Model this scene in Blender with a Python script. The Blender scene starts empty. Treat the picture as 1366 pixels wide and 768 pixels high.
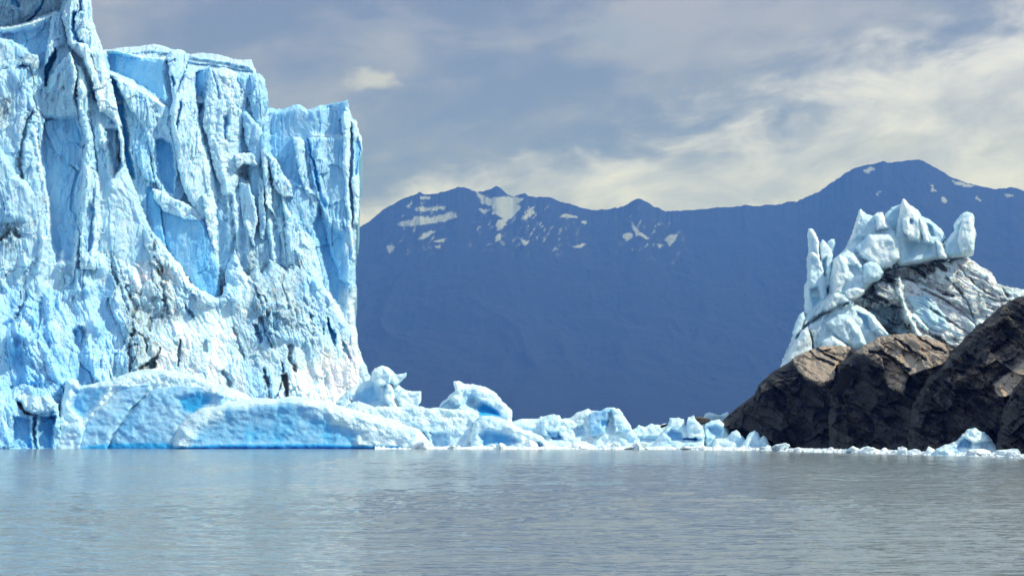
import bpy, math, random, mathutils
import numpy as np
R = math.radians
S = bpy.context.scene
COL = S.collection
F = 2166.0; CX = 683.0; HY = 571.0; CH = 3.0      # focal (px of the 1366 wide frame), centre, horizon row, camera height
Q = 1.0                                            # mesh step multiplier

# ------------------------------------------------------------------ noise
_rs = np.random.RandomState(7)
TAB = _rs.rand(512, 512).astype(np.float32)
def vn(x, y, seed=0):
    x = x + seed * 17.31; y = y + seed * 9.73
    xi = np.floor(x).astype(np.int64); yi = np.floor(y).astype(np.int64)
    fx = (x - xi).astype(np.float32); fy = (y - yi).astype(np.float32)
    fx = fx * fx * fx * (fx * (fx * 6 - 15) + 10); fy = fy * fy * fy * (fy * (fy * 6 - 15) + 10)
    x0 = xi & 511; x1 = (xi + 1) & 511; y0 = (yi + seed * 37) & 511; y1 = (yi + 1 + seed * 37) & 511
    a = TAB[x0, y0]; b = TAB[x1, y0]; c = TAB[x0, y1]; d = TAB[x1, y1]
    return (a + (b - a) * fx + (c - a) * fy + (a - b - c + d) * fx * fy) * 2 - 1
def fbm(x, y, seed=0, o=4, g=0.5):
    s = 0; a = 1; t = 0
    for i in range(o):
        s = s + a * vn(x * 2 ** i, y * 2 ** i, seed + i * 3); t += a; a *= g
    return s / t
def ridged(x, y, seed=0, o=4, g=0.5):
    s = 0; a = 1; t = 0
    for i in range(o):
        s = s + a * (1 - 2 * np.abs(vn(x * 2 ** i, y * 2 ** i, seed + i * 3))); t += a; a *= g
    return s / t
def cells(x, y, seed=0, tilt=0.7):
    """faceted relief: every Voronoi cell is a small tilted plane"""
    xi = np.floor(x).astype(np.int64); yi = np.floor(y).astype(np.int64)
    best = np.full(x.shape, 9e9, np.float32); h = np.zeros(x.shape, np.float32)
    for i in (-1, 0, 1):
        for j in (-1, 0, 1):
            cx = (xi + i + seed * 13) & 511; cy = (yi + j + seed * 29) & 511
            px = xi + i + TAB[cx, cy]; py = yi + j + TAB[cy, (cx + 77) & 511]
            dx = (x - px).astype(np.float32); dy = (y - py).astype(np.float32)
            d = dx * dx + dy * dy
            hh = TAB[(cx + 191) & 511, cy] - 0.5 + tilt * (dx * (TAB[(cx + 31) & 511, cy] * 2 - 1) + dy * (TAB[cx, (cy + 53) & 511] * 2 - 1))
            m = d < best
            best = np.where(m, d, best); h = np.where(m, hh, h)
    return h
def worley(x, y, seed=0):
    xi = np.floor(x).astype(np.int64); yi = np.floor(y).astype(np.int64)
    best = np.full(x.shape, 9e9, np.float32)
    for i in (-1, 0, 1):
        for j in (-1, 0, 1):
            cx = (xi + i + seed * 13) & 511; cy = (yi + j + seed * 29) & 511
            dx = x - (xi + i + TAB[cx, cy]); dy = y - (yi + j + TAB[cy, (cx + 77) & 511])
            best = np.minimum(best, dx * dx + dy * dy)
    return np.sqrt(best)
def sstep(t):
    t = np.clip(t, 0, 1); return t * t * (3 - 2 * t)

# ------------------------------------------------------------------ polygons
def seg_dist(X, Y, pts, closed=True):
    p = np.asarray(pts, float); n = len(p); best = np.full(X.shape, 1e9)
    for i in range(n if closed else n - 1):
        a = p[i]; b = p[(i + 1) % n]; ab = b - a; L = (ab ** 2).sum() + 1e-9
        t = np.clip(((X - a[0]) * ab[0] + (Y - a[1]) * ab[1]) / L, 0, 1)
        best = np.minimum(best, (X - a[0] - t * ab[0]) ** 2 + (Y - a[1] - t * ab[1]) ** 2)
    return np.sqrt(best)
def inside(X, Y, pts):
    p = np.asarray(pts, float); n = len(p); r = np.zeros(X.shape, bool)
    for i in range(n):
        x1, y1 = p[i]; x2, y2 = p[(i + 1) % n]
        if y1 == y2: continue
        c = ((Y < y1) != (Y < y2)) & (X < (x2 - x1) * (Y - y1) / (y2 - y1) + x1)
        r ^= c
    return r
def sdf(X, Y, pts):
    """signed distance (positive inside), evaluated near the polygon only"""
    p = np.asarray(pts, float); out = np.full(X.shape, -99.0)
    m = (X > p[:, 0].min() - 12) & (X < p[:, 0].max() + 12) & (Y > p[:, 1].min() - 12) & (Y < p[:, 1].max() + 12)
    if m.any():
        x = X[m]; y = Y[m]; d = seg_dist(x, y, p); out[m] = np.where(inside(x, y, p), d, -d)
    return out

# ------------------------------------------------------------------ mesh helpers
def mesh_np(name, V, Fq, attrs=None, smooth=False):
    me = bpy.data.meshes.new(name)
    Fq = np.asarray(Fq, np.int32)
    me.vertices.add(len(V)); me.vertices.foreach_set('co', np.asarray(V, np.float32).ravel())
    me.loops.add(Fq.size); me.loops.foreach_set('vertex_index', Fq.ravel())
    me.polygons.add(len(Fq)); k = Fq.shape[1]
    me.polygons.foreach_set('loop_start', np.arange(len(Fq), dtype=np.int32) * k)
    try: me.polygons.foreach_set('loop_total', np.full(len(Fq), k, np.int32))
    except Exception: pass
    me.polygons.foreach_set('use_smooth', np.full(len(Fq), smooth, bool))
    me.update(calc_edges=True)
    if attrs is not None:
        a = me.color_attributes.new('w', 'FLOAT_COLOR', 'POINT')
        a.data.foreach_set('color', np.asarray(attrs, np.float32).ravel())
    me.validate()
    return me
def link(name, me, mat, parent=None):
    o = bpy.data.objects.new(name, me); COL.objects.link(o)
    if mat: me.materials.append(mat)
    if parent:
        o.parent = parent; o.matrix_parent_inverse.identity()
        me.transform(mathutils.Matrix.Translation(-parent.location))
    return o
def tag(o, label=None, cat=None, group=None, kind=None):
    for k, v in (('label', label), ('category', cat), ('group', group), ('kind', kind)):
        if v: o[k] = v
    return o
def empty(name, loc):
    o = bpy.data.objects.new(name, None); COL.objects.link(o); o.location = loc; o.empty_display_size = 2
    return o

def relief(name, outline, base, ops=(), step=0.8, ew=10, ed=4, thick=8, warp=2.0, seed=0, detail=None, mat=None,
           parent=None, blue=0.2, dirt=0.0, flatbase=True, osc=1.0):
    """A solid whose silhouette is `outline`, standing at depth base(px,py) metres, carved by ops, displaced by detail."""
    step = step * Q
    p = np.asarray(outline, float)
    x0, x1 = p[:, 0].min() - 4, p[:, 0].max() + 4; y0, y1 = p[:, 1].min() - 4, p[:, 1].max() + 4
    nx = int((x1 - x0) / step) + 1; ny = int((y1 - y0) / step) + 1
    PX, PY = np.meshgrid(x0 + np.arange(nx) * step, y0 + np.arange(ny) * step)
    wx = PX + warp * (1.4 * fbm(PX / 14, PY / 22, seed + 1, 3) + 0.5 * vn(PX / 3.5, PY / 3.5, seed + 5))
    wy = PY + warp * (fbm(PX / 14, PY / 14, seed + 2, 3) + 0.35 * vn(PX / 3.5, PY / 3.5, seed + 6))
    de = sdf(wx, wy, outline)
    full = inside(wx, wy, outline)
    de = np.where(full, seg_dist(wx, wy, outline), de)
    Yb = base(PX, PY) + 0 * PX
    t = np.clip(de / ew, 0, 1)
    D = -ed * (1 - np.sqrt(np.clip(1 - (1 - t) ** 2, 0, 1)))      # D = metres towards the camera
    B = np.full(PX.shape, float(blue)); Di = np.full(PX.shape, float(dirt)); G = np.zeros(PX.shape)
    for op in ops:
        k = op[0]; pts = op[1]; kw = op[2]
        w = kw.get('w', 5)
        if k in ('add', 'cut', 'paint'):
            sd = sdf(wx, wy, pts)
            if k == 'add':
                m = sd > 0
                c = np.asarray(pts, float).mean(0)
                tt = np.clip(sd / w, 0, 1)
                infl = kw.get('infl', 2.0) * osc
                s = kw.get('off', 2.0) * osc + kw.get('gx', 0) * (PX - c[0]) + kw.get('gy', 0) * (PY - c[1]) - infl * (1 - np.sqrt(np.clip(1 - (1 - tt) ** 2, 0, 1)))
                m &= s > D
                D = np.where(m, s, D); al = m.astype(float)
            elif k == 'cut':
                al = sstep(sd / w); c = np.asarray(pts, float).mean(0)
                D = D - al * (kw.get('depth', 2.0) * osc - kw.get('gx', 0) * (PX - c[0]) - kw.get('gy', 0) * (PY - c[1]))
            else:
                al = sstep((sd + w / 2) / w)
        else:
            dd = np.full(PX.shape, 99.0); q = np.asarray(pts, float)
            m = (PX > q[:, 0].min() - 4 * w) & (PX < q[:, 0].max() + 4 * w) & (PY > q[:, 1].min() - 4 * w) & (PY < q[:, 1].max() + 4 * w)
            dd[m] = seg_dist(wx[m], wy[m], q, False)
            nz = fbm(PX / 6, PY / 9, seed + 15, 4, .65)
            al = np.exp(-(dd / (w * (1 + .9 * nz))) ** 2)
            D = D + al * kw.get('amp', 1.0) * osc
            al = np.clip(al * 1.6, 0, 1) * (np.clip(.62 + 1.5 * nz, 0, 1) if kw.get('d') else 1)
        if kw.get('b') is not None: B = B + (kw['b'] - B) * al
        if kw.get('d') is not None:
            n = np.clip(0.55 + 1.1 * fbm(PX / 5, PY / 8, seed + 9, 4, .7), 0, 1) if k == 'paint' else 1
            Di = Di + (kw['d'] - Di) * al * n
        if kw.get('g') is not None: G = G + (kw['g'] - G) * al
    if detail is not None:
        D = D + detail(PX, PY, B, Di, G)
    Y = Yb - D
    X = (PX - CX) * Y / F; Z = CH - (PY - HY) * Y / F
    full[0, :] = full[-1, :] = False; full[:, 0] = full[:, -1] = False
    cell = full[:-1, :-1] & full[1:, :-1] & full[:-1, 1:] & full[1:, 1:]
    if flatbase:                                                  # nothing is kept far below the water
        cell &= (Z[:-1, :-1] > -2.5)
    idx = np.full(PX.shape, -1, np.int64)
    use = np.zeros(PX.shape, bool)
    use[:-1, :-1] |= cell; use[1:, :-1] |= cell; use[:-1, 1:] |= cell; use[1:, 1:] |= cell
    idx[use] = np.arange(use.sum())
    V = np.stack([X[use], Y[use], Z[use]], 1)
    A = np.stack([B[use], Di[use], G[use], np.ones(use.sum())], 1)
    a = idx[:-1, :-1][cell]; b = idx[1:, :-1][cell]; c = idx[1:, 1:][cell]; d = idx[:-1, 1:][cell]
    faces = [np.stack([a, b, c, d], 1)]
    # side walls going back from every border edge
    cp = np.zeros((cell.shape[0] + 2, cell.shape[1] + 2), bool); cp[1:-1, 1:-1] = cell
    Ybk = float(np.median(Yb[use])) + thick
    n0 = len(V); bidx = {}
    edges = []
    def be(m, i0, i1):
        edges.append(np.stack([i0[m], i1[m]], 1))
    I = idx
    up = cell & ~cp[:-2, 1:-1]; dn = cell & ~cp[2:, 1:-1]; lf = cell & ~cp[1:-1, :-2]; rt = cell & ~cp[1:-1, 2:]
    be(up, I[:-1, 1:], I[:-1, :-1]) if False else edges.append(np.stack([I[:-1, :-1][up], I[:-1, 1:][up]], 1))
    edges.append(np.stack([I[1:, 1:][dn], I[1:, :-1][dn]], 1))
    edges.append(np.stack([I[1:, :-1][lf], I[:-1, :-1][lf]], 1))
    edges.append(np.stack([I[:-1, 1:][rt], I[1:, 1:][rt]], 1))
    E = np.concatenate(edges)
    bu, inv = np.unique(E, return_inverse=True); inv = inv.reshape(E.shape)
    VB = V[bu].copy(); sc = np.maximum(Ybk, VB[:, 1] + 1) / VB[:, 1]
    VB[:, 0] *= sc; VB[:, 1] *= sc
    faces.append(np.stack([E[:, 0], E[:, 1], inv[:, 1] + n0, inv[:, 0] + n0], 1))
    V = np.concatenate([V, VB]); A = np.concatenate([A, A[bu]])
    # coarse back
    k = 4; n1 = len(V)
    hh, ww = cell.shape[0] // k, cell.shape[1] // k
    cc = cell[:hh * k, :ww * k].reshape(hh, k, ww, k).all(axis=(1, 3))
    gy, gx = cc.shape
    gi = np.arange((gy + 1) * (gx + 1)).reshape(gy + 1, gx + 1)
    px_ = x0 + np.arange(gx + 1) * k * step; py_ = y0 + np.arange(gy + 1) * k * step
    GX, GY = np.meshgrid(px_, py_)
    Ym = float(np.median(Y[use]))
    VC = np.stack([(GX - CX) * Ybk / F, np.full(GX.shape, Ybk), CH - (GY - HY) * Ym / F], -1).reshape(-1, 3)
    FC = np.stack([gi[:-1, :-1][cc], gi[:-1, 1:][cc], gi[1:, 1:][cc], gi[1:, :-1][cc]], 1)
    if len(FC):
        un, iv = np.unique(FC, return_inverse=True)
        V = np.concatenate([V, VC[un]]); A = np.concatenate([A, np.tile([blue, dirt, 0, 1], (len(un), 1))])
        faces.append(iv.reshape(FC.shape) + n1)
    me = mesh_np(name, V, np.concatenate(faces), A)
    return link(name, me, mat, parent)

# ------------------------------------------------------------------ materials
def nt_mat(name):
    m = bpy.data.materials.new(name); m.use_nodes = True
    n = m.node_tree; n.nodes.clear()
    return m, n
class NT:
    def __init__(s, n): s.n = n
    def new(s, t, **kw):
        o = s.n.nodes.new(t)
        for k, v in kw.items():
            if k == 'ins':
                for a, b in v.items(): s.set(o, a, b)
            else: setattr(o, k, v)
        return o
    def set(s, o, a, b):
        sock = o.inputs[a]
        if isinstance(b, bpy.types.NodeSocket): s.n.links.new(b, sock)
        else: sock.default_value = b
    def math(s, op, a, b=0.0, clamp=False):
        o = s.new('ShaderNodeMath', operation=op, use_clamp=clamp); s.set(o, 0, a); s.set(o, 1, b); return o.outputs[0]
    def mix(s, f, a, b, mode='MIX'):
        o = s.new('ShaderNodeMix', data_type='RGBA', blend_type=mode)
        s.set(o, 0, f); s.set(o, 6, a); s.set(o, 7, b); return o.outputs[2]
    def noise(s, vec, scale, detail=4, rough=0.55, dist=0):
        o = s.new('ShaderNodeTexNoise'); s.set(o, 'Vector', vec); s.set(o, 'Scale', scale); s.set(o, 'Detail', detail); s.set(o, 'Roughness', rough); s.set(o, 'Distortion', dist)
        return o.outputs[0]
    def ramp(s, f, a, b, smooth=True):
        o = s.new('ShaderNodeMapRange', interpolation_type='SMOOTHSTEP' if smooth else 'LINEAR'); s.set(o, 0, f); s.set(o, 1, a); s.set(o, 2, b); return o.outputs[0]
    def scale(s, v, sx, sy, sz):
        o = s.new('ShaderNodeVectorMath', operation='MULTIPLY'); s.set(o, 0, v); o.inputs[1].default_value = (sx, sy, sz); return o.outputs[0]

def ice_material(name, var=.35, snow=(.61, .80, .92), ice=(.06, .44, .82), dirt_shade=(.10, .10, .11), sss=0.0, bump=.5):
    m, n = nt_mat(name); t = NT(n)
    g = t.new('ShaderNodeNewGeometry'); pos = g.outputs['Position']
    at = t.new('ShaderNodeAttribute', attribute_name='w'); sp = t.new('ShaderNodeSeparateColor', ins={0: at.outputs['Color']})
    n1 = t.noise(t.scale(pos, 1, 1, .35), .35, 5, .6)
    n2 = t.noise(t.scale(pos, 1, 1, .5 if var < .5 else 1), 2.2 if var < .5 else .9, 5, .6)
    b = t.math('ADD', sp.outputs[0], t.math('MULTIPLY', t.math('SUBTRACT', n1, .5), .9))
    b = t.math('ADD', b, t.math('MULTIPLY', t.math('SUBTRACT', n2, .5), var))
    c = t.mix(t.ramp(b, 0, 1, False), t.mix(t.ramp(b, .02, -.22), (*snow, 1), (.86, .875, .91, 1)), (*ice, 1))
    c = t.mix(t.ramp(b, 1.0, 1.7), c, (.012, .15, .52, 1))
    # granular grit, sparse; the same tone paints some shade
    n3 = t.noise(t.scale(pos, 1, 1, .4), 1.1, 6, .75)
    d = t.math('MULTIPLY', sp.outputs[1], t.ramp(n3, .36, .60))
    d = t.math('MAXIMUM', d, t.ramp(sp.outputs[1], .6, 1.1))
    c = t.mix(d, c, (*dirt_shade, 1))
    bm = t.new('ShaderNodeBump', ins={'Strength': bump, 'Distance': .12, 'Height': t.noise(pos, 3.0, 5, .65)})
    p = t.new('ShaderNodeBsdfPrincipled', ins={'Base Color': c, 'Roughness': .42, 'IOR': 1.31, 'Normal': bm.outputs[0]})
    if sss > 0:
        p.inputs['Subsurface Weight'].default_value = sss
        p.inputs['Subsurface Radius'].default_value = (.25, .7, 1.0)
        p.inputs['Subsurface Scale'].default_value = .9
    o = t.new('ShaderNodeOutputMaterial', ins={0: p.outputs[0]})
    return m

ICE = ice_material('glacier_ice', sss=0.6)
BERG = ice_material(var=.45, name='iceberg_ice', snow=(.70, .86, .93), ice=(.035, .40, .78), sss=.5)
SER = ice_material('serac_ice', snow=(.78, .87, .91), ice=(.16, .50, .74), dirt_shade=(.045, .047, .052), sss=.5)
BRASH = ice_material('brash_ice_material', snow=(.85, .91, .94), ice=(.35, .65, .82))

def rock_material():
    m, n = nt_mat('wet_shaded_bedrock'); t = NT(n)
    g = t.new('ShaderNodeNewGeometry'); pos = g.outputs['Position']
    at = t.new('ShaderNodeAttribute', attribute_name='w'); sp = t.new('ShaderNodeSeparateColor', ins={0: at.outputs['Color']})
    n1 = t.noise(pos, .5, 6, .65); n2 = t.noise(t.scale(pos, 1, 1, 2.0), 2.4, 6, .7)
    tan = t.mix(n2, (.26, .20, .155, 1), (.60, .48, .37, 1))  # tan of the upper slabs, raised to stand for sunlight
    dark = t.mix(n2, (.003, .0026, .0024, 1), (.019, .015, .013, 1))  # wet rock tone, darkened further for the shaded front
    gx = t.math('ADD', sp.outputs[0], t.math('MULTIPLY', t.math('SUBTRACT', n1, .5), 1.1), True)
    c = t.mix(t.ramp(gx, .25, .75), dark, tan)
    n3 = t.noise(t.scale(pos, 1, 1, 1.6), 5.5, 4, .7)
    c = t.mix(t.math('MULTIPLY', t.ramp(n3, .58, .70), t.ramp(n1, .42, .62)), c, (.20, .165, .14, 1))  # pale flecks painted as highlights on the dark rock
    bm = t.new('ShaderNodeBump', ins={'Strength': .9, 'Distance': .2, 'Height': n2})
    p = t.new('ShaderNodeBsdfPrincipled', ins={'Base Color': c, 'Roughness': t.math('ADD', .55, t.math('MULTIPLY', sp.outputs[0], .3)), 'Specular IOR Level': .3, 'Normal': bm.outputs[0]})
    t.new('ShaderNodeOutputMaterial', ins={0: p.outputs[0]})
    return m
ROCK = rock_material()

# ------------------------------------------------------------------ relief detail functions
def ice_detail(k=1.0, flute=0.9, chips=.5, fine=.12, seed=0, sx=1.0):
    def f(PX, PY, B, Di, G):
        x = PX / 8.0 * sx; z = PY / 8.0 * sx              # about metres
        wx = x + 1.2 * fbm(x / 5, z / 9, seed + 21, 2)
        d = flute * ridged(wx / 3.2, z / 14, seed + 3, 3, .5)
        d = d + flute * .45 * ridged(wx / 1.2, z / 5, seed + 7, 3)
        wz = z + .8 * vn(x / 1.7, z / 1.7, seed + 12)
        d = d + chips * .45 * cells(wx / 2.6, wz / 5.0, seed + 1, .8)
        d = d + chips * .55 * (1 - worley(wx / 1.5, wz / 3.4, seed + 2)) + chips * .5 * (1 - worley(wx / .62, wz / 1.1, seed + 9))
        sm = 1 - .72 * sstep((B - .38) / .25)              # clean fracture faces are smoother
        gran = fbm(x / .8, z / 1.2, seed + 4, 3, .6)
        d = d * sm + fine * (1 + 2 * G) * gran + .5 * fbm(x / 3.5, z / 6, seed + 14, 3)
        gate = .25 + .95 * sstep((fbm(x / 6, z / 9, seed + 31, 3) + .25) / .5)
        d = d * (.55 + .45 * gate)
        sm = sm * gate
        d = d + .9 * cells(wx / 4.5, wz / 9, seed + 19, .9) * np.clip(sm + .3, 0, 1) + .35 * cells(wx / 1.7, wz / 4.5, seed + 20, .8) * np.clip(sm + .2, 0, 1)
        d = d + sm * .22 * ridged(wx / .55, z / 3.4, seed + 17, 3, .6) + sm * .35 * cells(wx / 1.1, wz / 2.4, seed + 18, 1.1)
        lump = 1 - worley(wx / .7, wz / .8, seed + 8)
        d = d + G * .45 * lump
        return d * k
    return f

P = lambda *a: [(a[i], a[i + 1]) for i in range(0, len(a), 2)]
A = lambda pts, **kw: ('add', pts, kw)
C = lambda pts, **kw: ('cut', pts, kw)
T = lambda pts, **kw: ('paint', pts, kw)
L = lambda pts, **kw: ('line', pts, kw)

# ================================================================== GLACIER
glacier = tag(empty('glacier', (-50, 255, 0)), 'towering pale blue glacier front with fluted ice walls rising from the lake', 'glacier')

# --- far right buttress (C)
Cb = lambda px, py: 291 + (px - 420) * .07 - (py - 300) * .012
relief('ice_buttress', P(330,150, 353,143, 375,146, 385,142, 397,139, 404,142, 411,146, 425,141, 445,137, 465,133, 467,145, 472,158, 476,160, 478,172, 483,184, 484,197, 480,215, 481,250, 479,285, 476,305, 475,330, 474,348, 477,395, 472,408, 474,430, 479,460, 484,480, 491,502, 498,620, 330,620),
    Cb, [
    C(P(350,140, 398,136, 413,144, 429,168, 419,181, 410,200, 412,250, 380,240, 355,205), depth=2.5, w=6, b=.5, gx=.06),
    A(P(416,146, 450,148, 452,183, 431,181, 421,176, 424,165), off=-1.2, gx=.03, infl=1, w=4, b=.35),
    A(P(440,137, 466,132, 460,157, 452,160, 450,148, 430,145), off=1.0, gx=.09, infl=1, w=3, b=.45),
    A(P(411,183, 436,184, 458,182, 462,240, 468,300, 471,340, 468,380, 452,372, 436,320, 424,262, 413,225), off=2.6, gx=.02, infl=1.6, w=5, b=.42),
    A(P(455,155, 462,142, 468,150, 468,185, 466,250, 470,310, 474,345, 470,350, 462,300, 458,240), off=4.5, gx=-.05, infl=2.5, w=5, b=.1),
    A(P(468,160, 476,162, 484,188, 481,240, 479,300, 470,300, 470,240, 472,200), off=3, gx=-.12, infl=2.5, w=5, b=.12),
    C(P(472,190, 478,180, 483,198, 479,235, 473,238), depth=1.2, w=3, b=.7),
    C(P(426,262, 444,300, 462,310, 466,380, 462,430, 440,400, 425,340, 415,300), depth=2.2, w=8, b=.62, gx=.04),
    A(P(392,183, 400,182, 405,188, 406,200, 412,235, 421,262, 427,290, 415,275, 402,240, 395,210), off=1.8, gx=-.08, infl=2, w=5, b=.2),
    L(P(411,186, 414,205, 419,222, 423,245, 425,255), amp=-1.6, w=1.3, b=1.0),
    C(P(424,248, 432,260, 440,275, 434,282, 427,270), depth=.6, w=4, b=1.0),
    L(P(415,181, 431,182, 458,182), amp=.8, w=2.2, b=0),
    L(P(434,298, 436,315, 434,325), amp=-.6, w=.8, b=.5, d=.5), L(P(443,300, 445,318, 445,328), amp=-.6, w=.8, b=.5, d=.5),
    T(P(455,385, 480,385, 492,505, 500,600, 440,600, 440,470), b=.05, w=14, g=.3),
    ], ew=7, ed=4, thick=55, warp=1.6, seed=3, osc=.62, detail=ice_detail(1.0, .55, .45, .10, 3), mat=ICE, parent=glacier, blue=.44)

# --- middle wall (B)
Bb = lambda px, py: 281 + (px - 250) * .065 - (py - 250) * .02
relief('snow_plateau', P(120,75, 141,66, 165,63, 190,61, 204,58, 222,62, 238,68, 252,72, 270,70, 290,72, 312,78, 328,79, 336,80, 338,86, 341,92, 343,100, 343,140, 120,140),
    lambda px, py: 303 - (py - 60) * .25 + (px - 250) * .05, [
    L(P(150,72, 200,67, 240,72), amp=1.2, w=2.5), L(P(255,76, 300,82, 330,88), amp=1.4, w=2.5, b=.1), L(P(250,85, 290,90, 335,97), amp=-1.2, w=2, b=.3)],
    ew=5, ed=3, thick=60, warp=1.0, seed=8, detail=ice_detail(.7, .3, .5, .1, 8), mat=ICE, parent=glacier, blue=.15, dirt=.25)
relief('ice_wall', P(118,64, 140,66, 160,68, 185,73, 210,77, 222,75, 226,68, 236,66, 247,67, 251,76, 250,90, 262,94, 280,87, 283,92, 300,88, 318,99, 335,97, 347,99, 355,107, 357,122, 356,140, 351,165, 351,190, 357,204, 370,212, 378,230, 391,245, 392,262, 378,262, 392,290, 420,320, 430,360, 430,640, 118,640),
    Bb, [
    # smooth blue face under the rim, facing left
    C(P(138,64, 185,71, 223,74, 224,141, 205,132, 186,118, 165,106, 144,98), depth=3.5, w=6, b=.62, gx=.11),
    L(P(141,67, 185,74, 221,77), amp=1.2, w=2.2, b=0),
    # block under the ledge
    A(P(150,103, 165,108, 190,122, 222,143, 236,160, 240,200, 233,265, 213,262, 205,240, 203,210, 190,170, 176,150), off=4, gx=-.02, infl=2.5, w=7, b=.22),
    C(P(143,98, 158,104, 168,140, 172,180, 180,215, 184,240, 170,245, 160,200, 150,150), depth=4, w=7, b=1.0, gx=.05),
    A(P(172,120, 188,128, 198,150, 200,190, 206,245, 190,235, 180,200, 176,160), off=2.4, gx=.06, infl=2, w=6, b=.45),
    L(P(148,99, 170,110, 195,124, 214,140), amp=1.4, w=3, b=0),
    # knob
    A(P(224,78, 228,69, 238,66, 248,69, 251,78, 249,95, 244,112, 238,135, 230,140, 226,110), off=3.5, gx=-.05, infl=2.5, w=7, b=.25),
    C(P(226,100, 232,98, 236,112, 230,120), depth=2, w=4, b=.7),
    L(P(224,84, 233,80), amp=-1.0, w=1.6, d=.8),
    # long lit column
    A(P(225,145, 233,128, 243,112, 250,95, 258,94, 260,120, 265,150, 272,190, 284,225, 290,265, 285,300, 268,292, 252,270, 240,240, 233,200), off=5, gx=-.04, infl=3, w=8, b=.12),
    C(P(237,135, 243,132, 241,165, 238,180, 234,165), depth=2.5, w=4, b=.55),
    # recessed blue panel
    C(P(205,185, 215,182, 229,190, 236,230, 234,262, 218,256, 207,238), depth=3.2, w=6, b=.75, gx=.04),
    A(P(205,252, 222,258, 233,265, 252,272, 272,290, 270,302, 240,290, 215,280, 204,266), off=5, gy=-.02, infl=2, w=6, b=.05, g=.4),
    # large blue panel low
    A(P(212,275, 232,282, 256,290, 274,294, 284,325, 291,360, 291,400, 262,388, 238,356, 222,330), off=4.4, gx=.05, infl=1.6, w=5, b=.66),
    A(P(183,240, 203,250, 213,280, 222,335, 245,375, 218,340, 196,305, 184,270), off=2, gx=.10, infl=1, w=5, b=.72),
    A(P(272,262, 280,250, 287,270, 291,300, 293,380, 296,420, 287,400, 284,335, 276,300), off=6, gx=-.1, infl=2.5, w=5, b=.05),
    # dark-blue face right of the column
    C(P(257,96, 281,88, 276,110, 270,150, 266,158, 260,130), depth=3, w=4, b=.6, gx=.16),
    A(P(280,88, 286,92, 300,87, 316,100, 328,118, 330,150, 322,185, 324,230, 312,260, 296,260, 284,220, 272,170, 272,140, 277,108), off=4, gx=-.03, infl=3, w=9, b=.12, g=.75),
    C(P(297,155, 303,150, 307,160, 304,186, 298,190), depth=2.0, w=5, b=.6),
    L(P(283,92, 287,110, 292,130), amp=-1.2, w=1.5, b=.3),
    # block at the right rim
    A(P(316,101, 335,97, 347,99, 356,109, 358,125, 356,142, 350,172, 342,168, 333,140, 322,118), off=3.5, gx=.0, infl=3, w=8, b=.42),
    A(P(324,143, 337,156, 350,172, 352,190, 346,226, 337,222, 326,190), off=5, gx=.03, infl=2.5, w=6, b=.4),
    A(P(352,165, 358,203, 360,245, 366,290, 356,270, 350,230, 347,200), off=6, gx=-.08, infl=2.5, w=5, b=.12),
    A(P(357,205, 370,213, 378,232, 389,246, 393,262, 380,280, 376,262, 364,252), off=4, gx=-.05, infl=2.5, w=7, b=.15, g=.7),
    # cave and dirty block; shade of overhang and slab painted in grey
    C(P(314,228, 325,218, 345,220, 348,236, 335,242, 318,238), depth=3, w=4, b=.1, d=.35),
    A(P(312,206, 334,204, 346,220, 330,218, 318,226), off=6, infl=1.5, w=4, b=.05, d=.15),
    A(P(317,242, 333,244, 344,290, 340,330, 326,300), off=4, gx=.12, infl=1.2, w=4, b=.2, d=.12),
    A(P(346,232, 352,240, 356,300, 350,320, 344,290), off=5, gx=.1, infl=1, w=4, b=.3, d=.1),
    T(P(315,225, 340,238, 338,246, 316,244), d=.8, w=3), T(P(343,215, 350,225, 346,232), d=.9, w=3),
    # fluted ribs lower down
    L(P(297,215, 303,260, 307,330), amp=2, w=4, b=.1), L(P(312,260, 316,310, 322,380), amp=2, w=4, b=.1), L(P(330,300, 334,350, 340,400), amp=2, w=4, b=.1),
    L(P(357,270, 362,320, 372,380), amp=2, w=4, b=.1), L(P(372,290, 382,330, 388,390), amp=2.5, w=5, b=.15),
    A(P(376,264, 386,280, 398,290, 418,296, 424,318, 421,330, 426,350, 432,380, 440,420, 400,420, 385,350), off=4, gx=-.03, infl=4, w=9, b=.12, g=.4),
    C(P(395,290, 412,294, 408,312, 398,310), depth=1, w=5, b=.45),
    T(P(330,340, 350,330, 360,400, 350,440, 325,420), d=.75, w=14), T(P(392,340, 405,350, 402,365, 396,360), d=.7, w=6),
    ], ew=7, ed=5, thick=30, warp=2.0, seed=11, osc=.62, detail=ice_detail(1.0, .48, .65, .12, 11), mat=ICE, parent=glacier, blue=.33)

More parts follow.
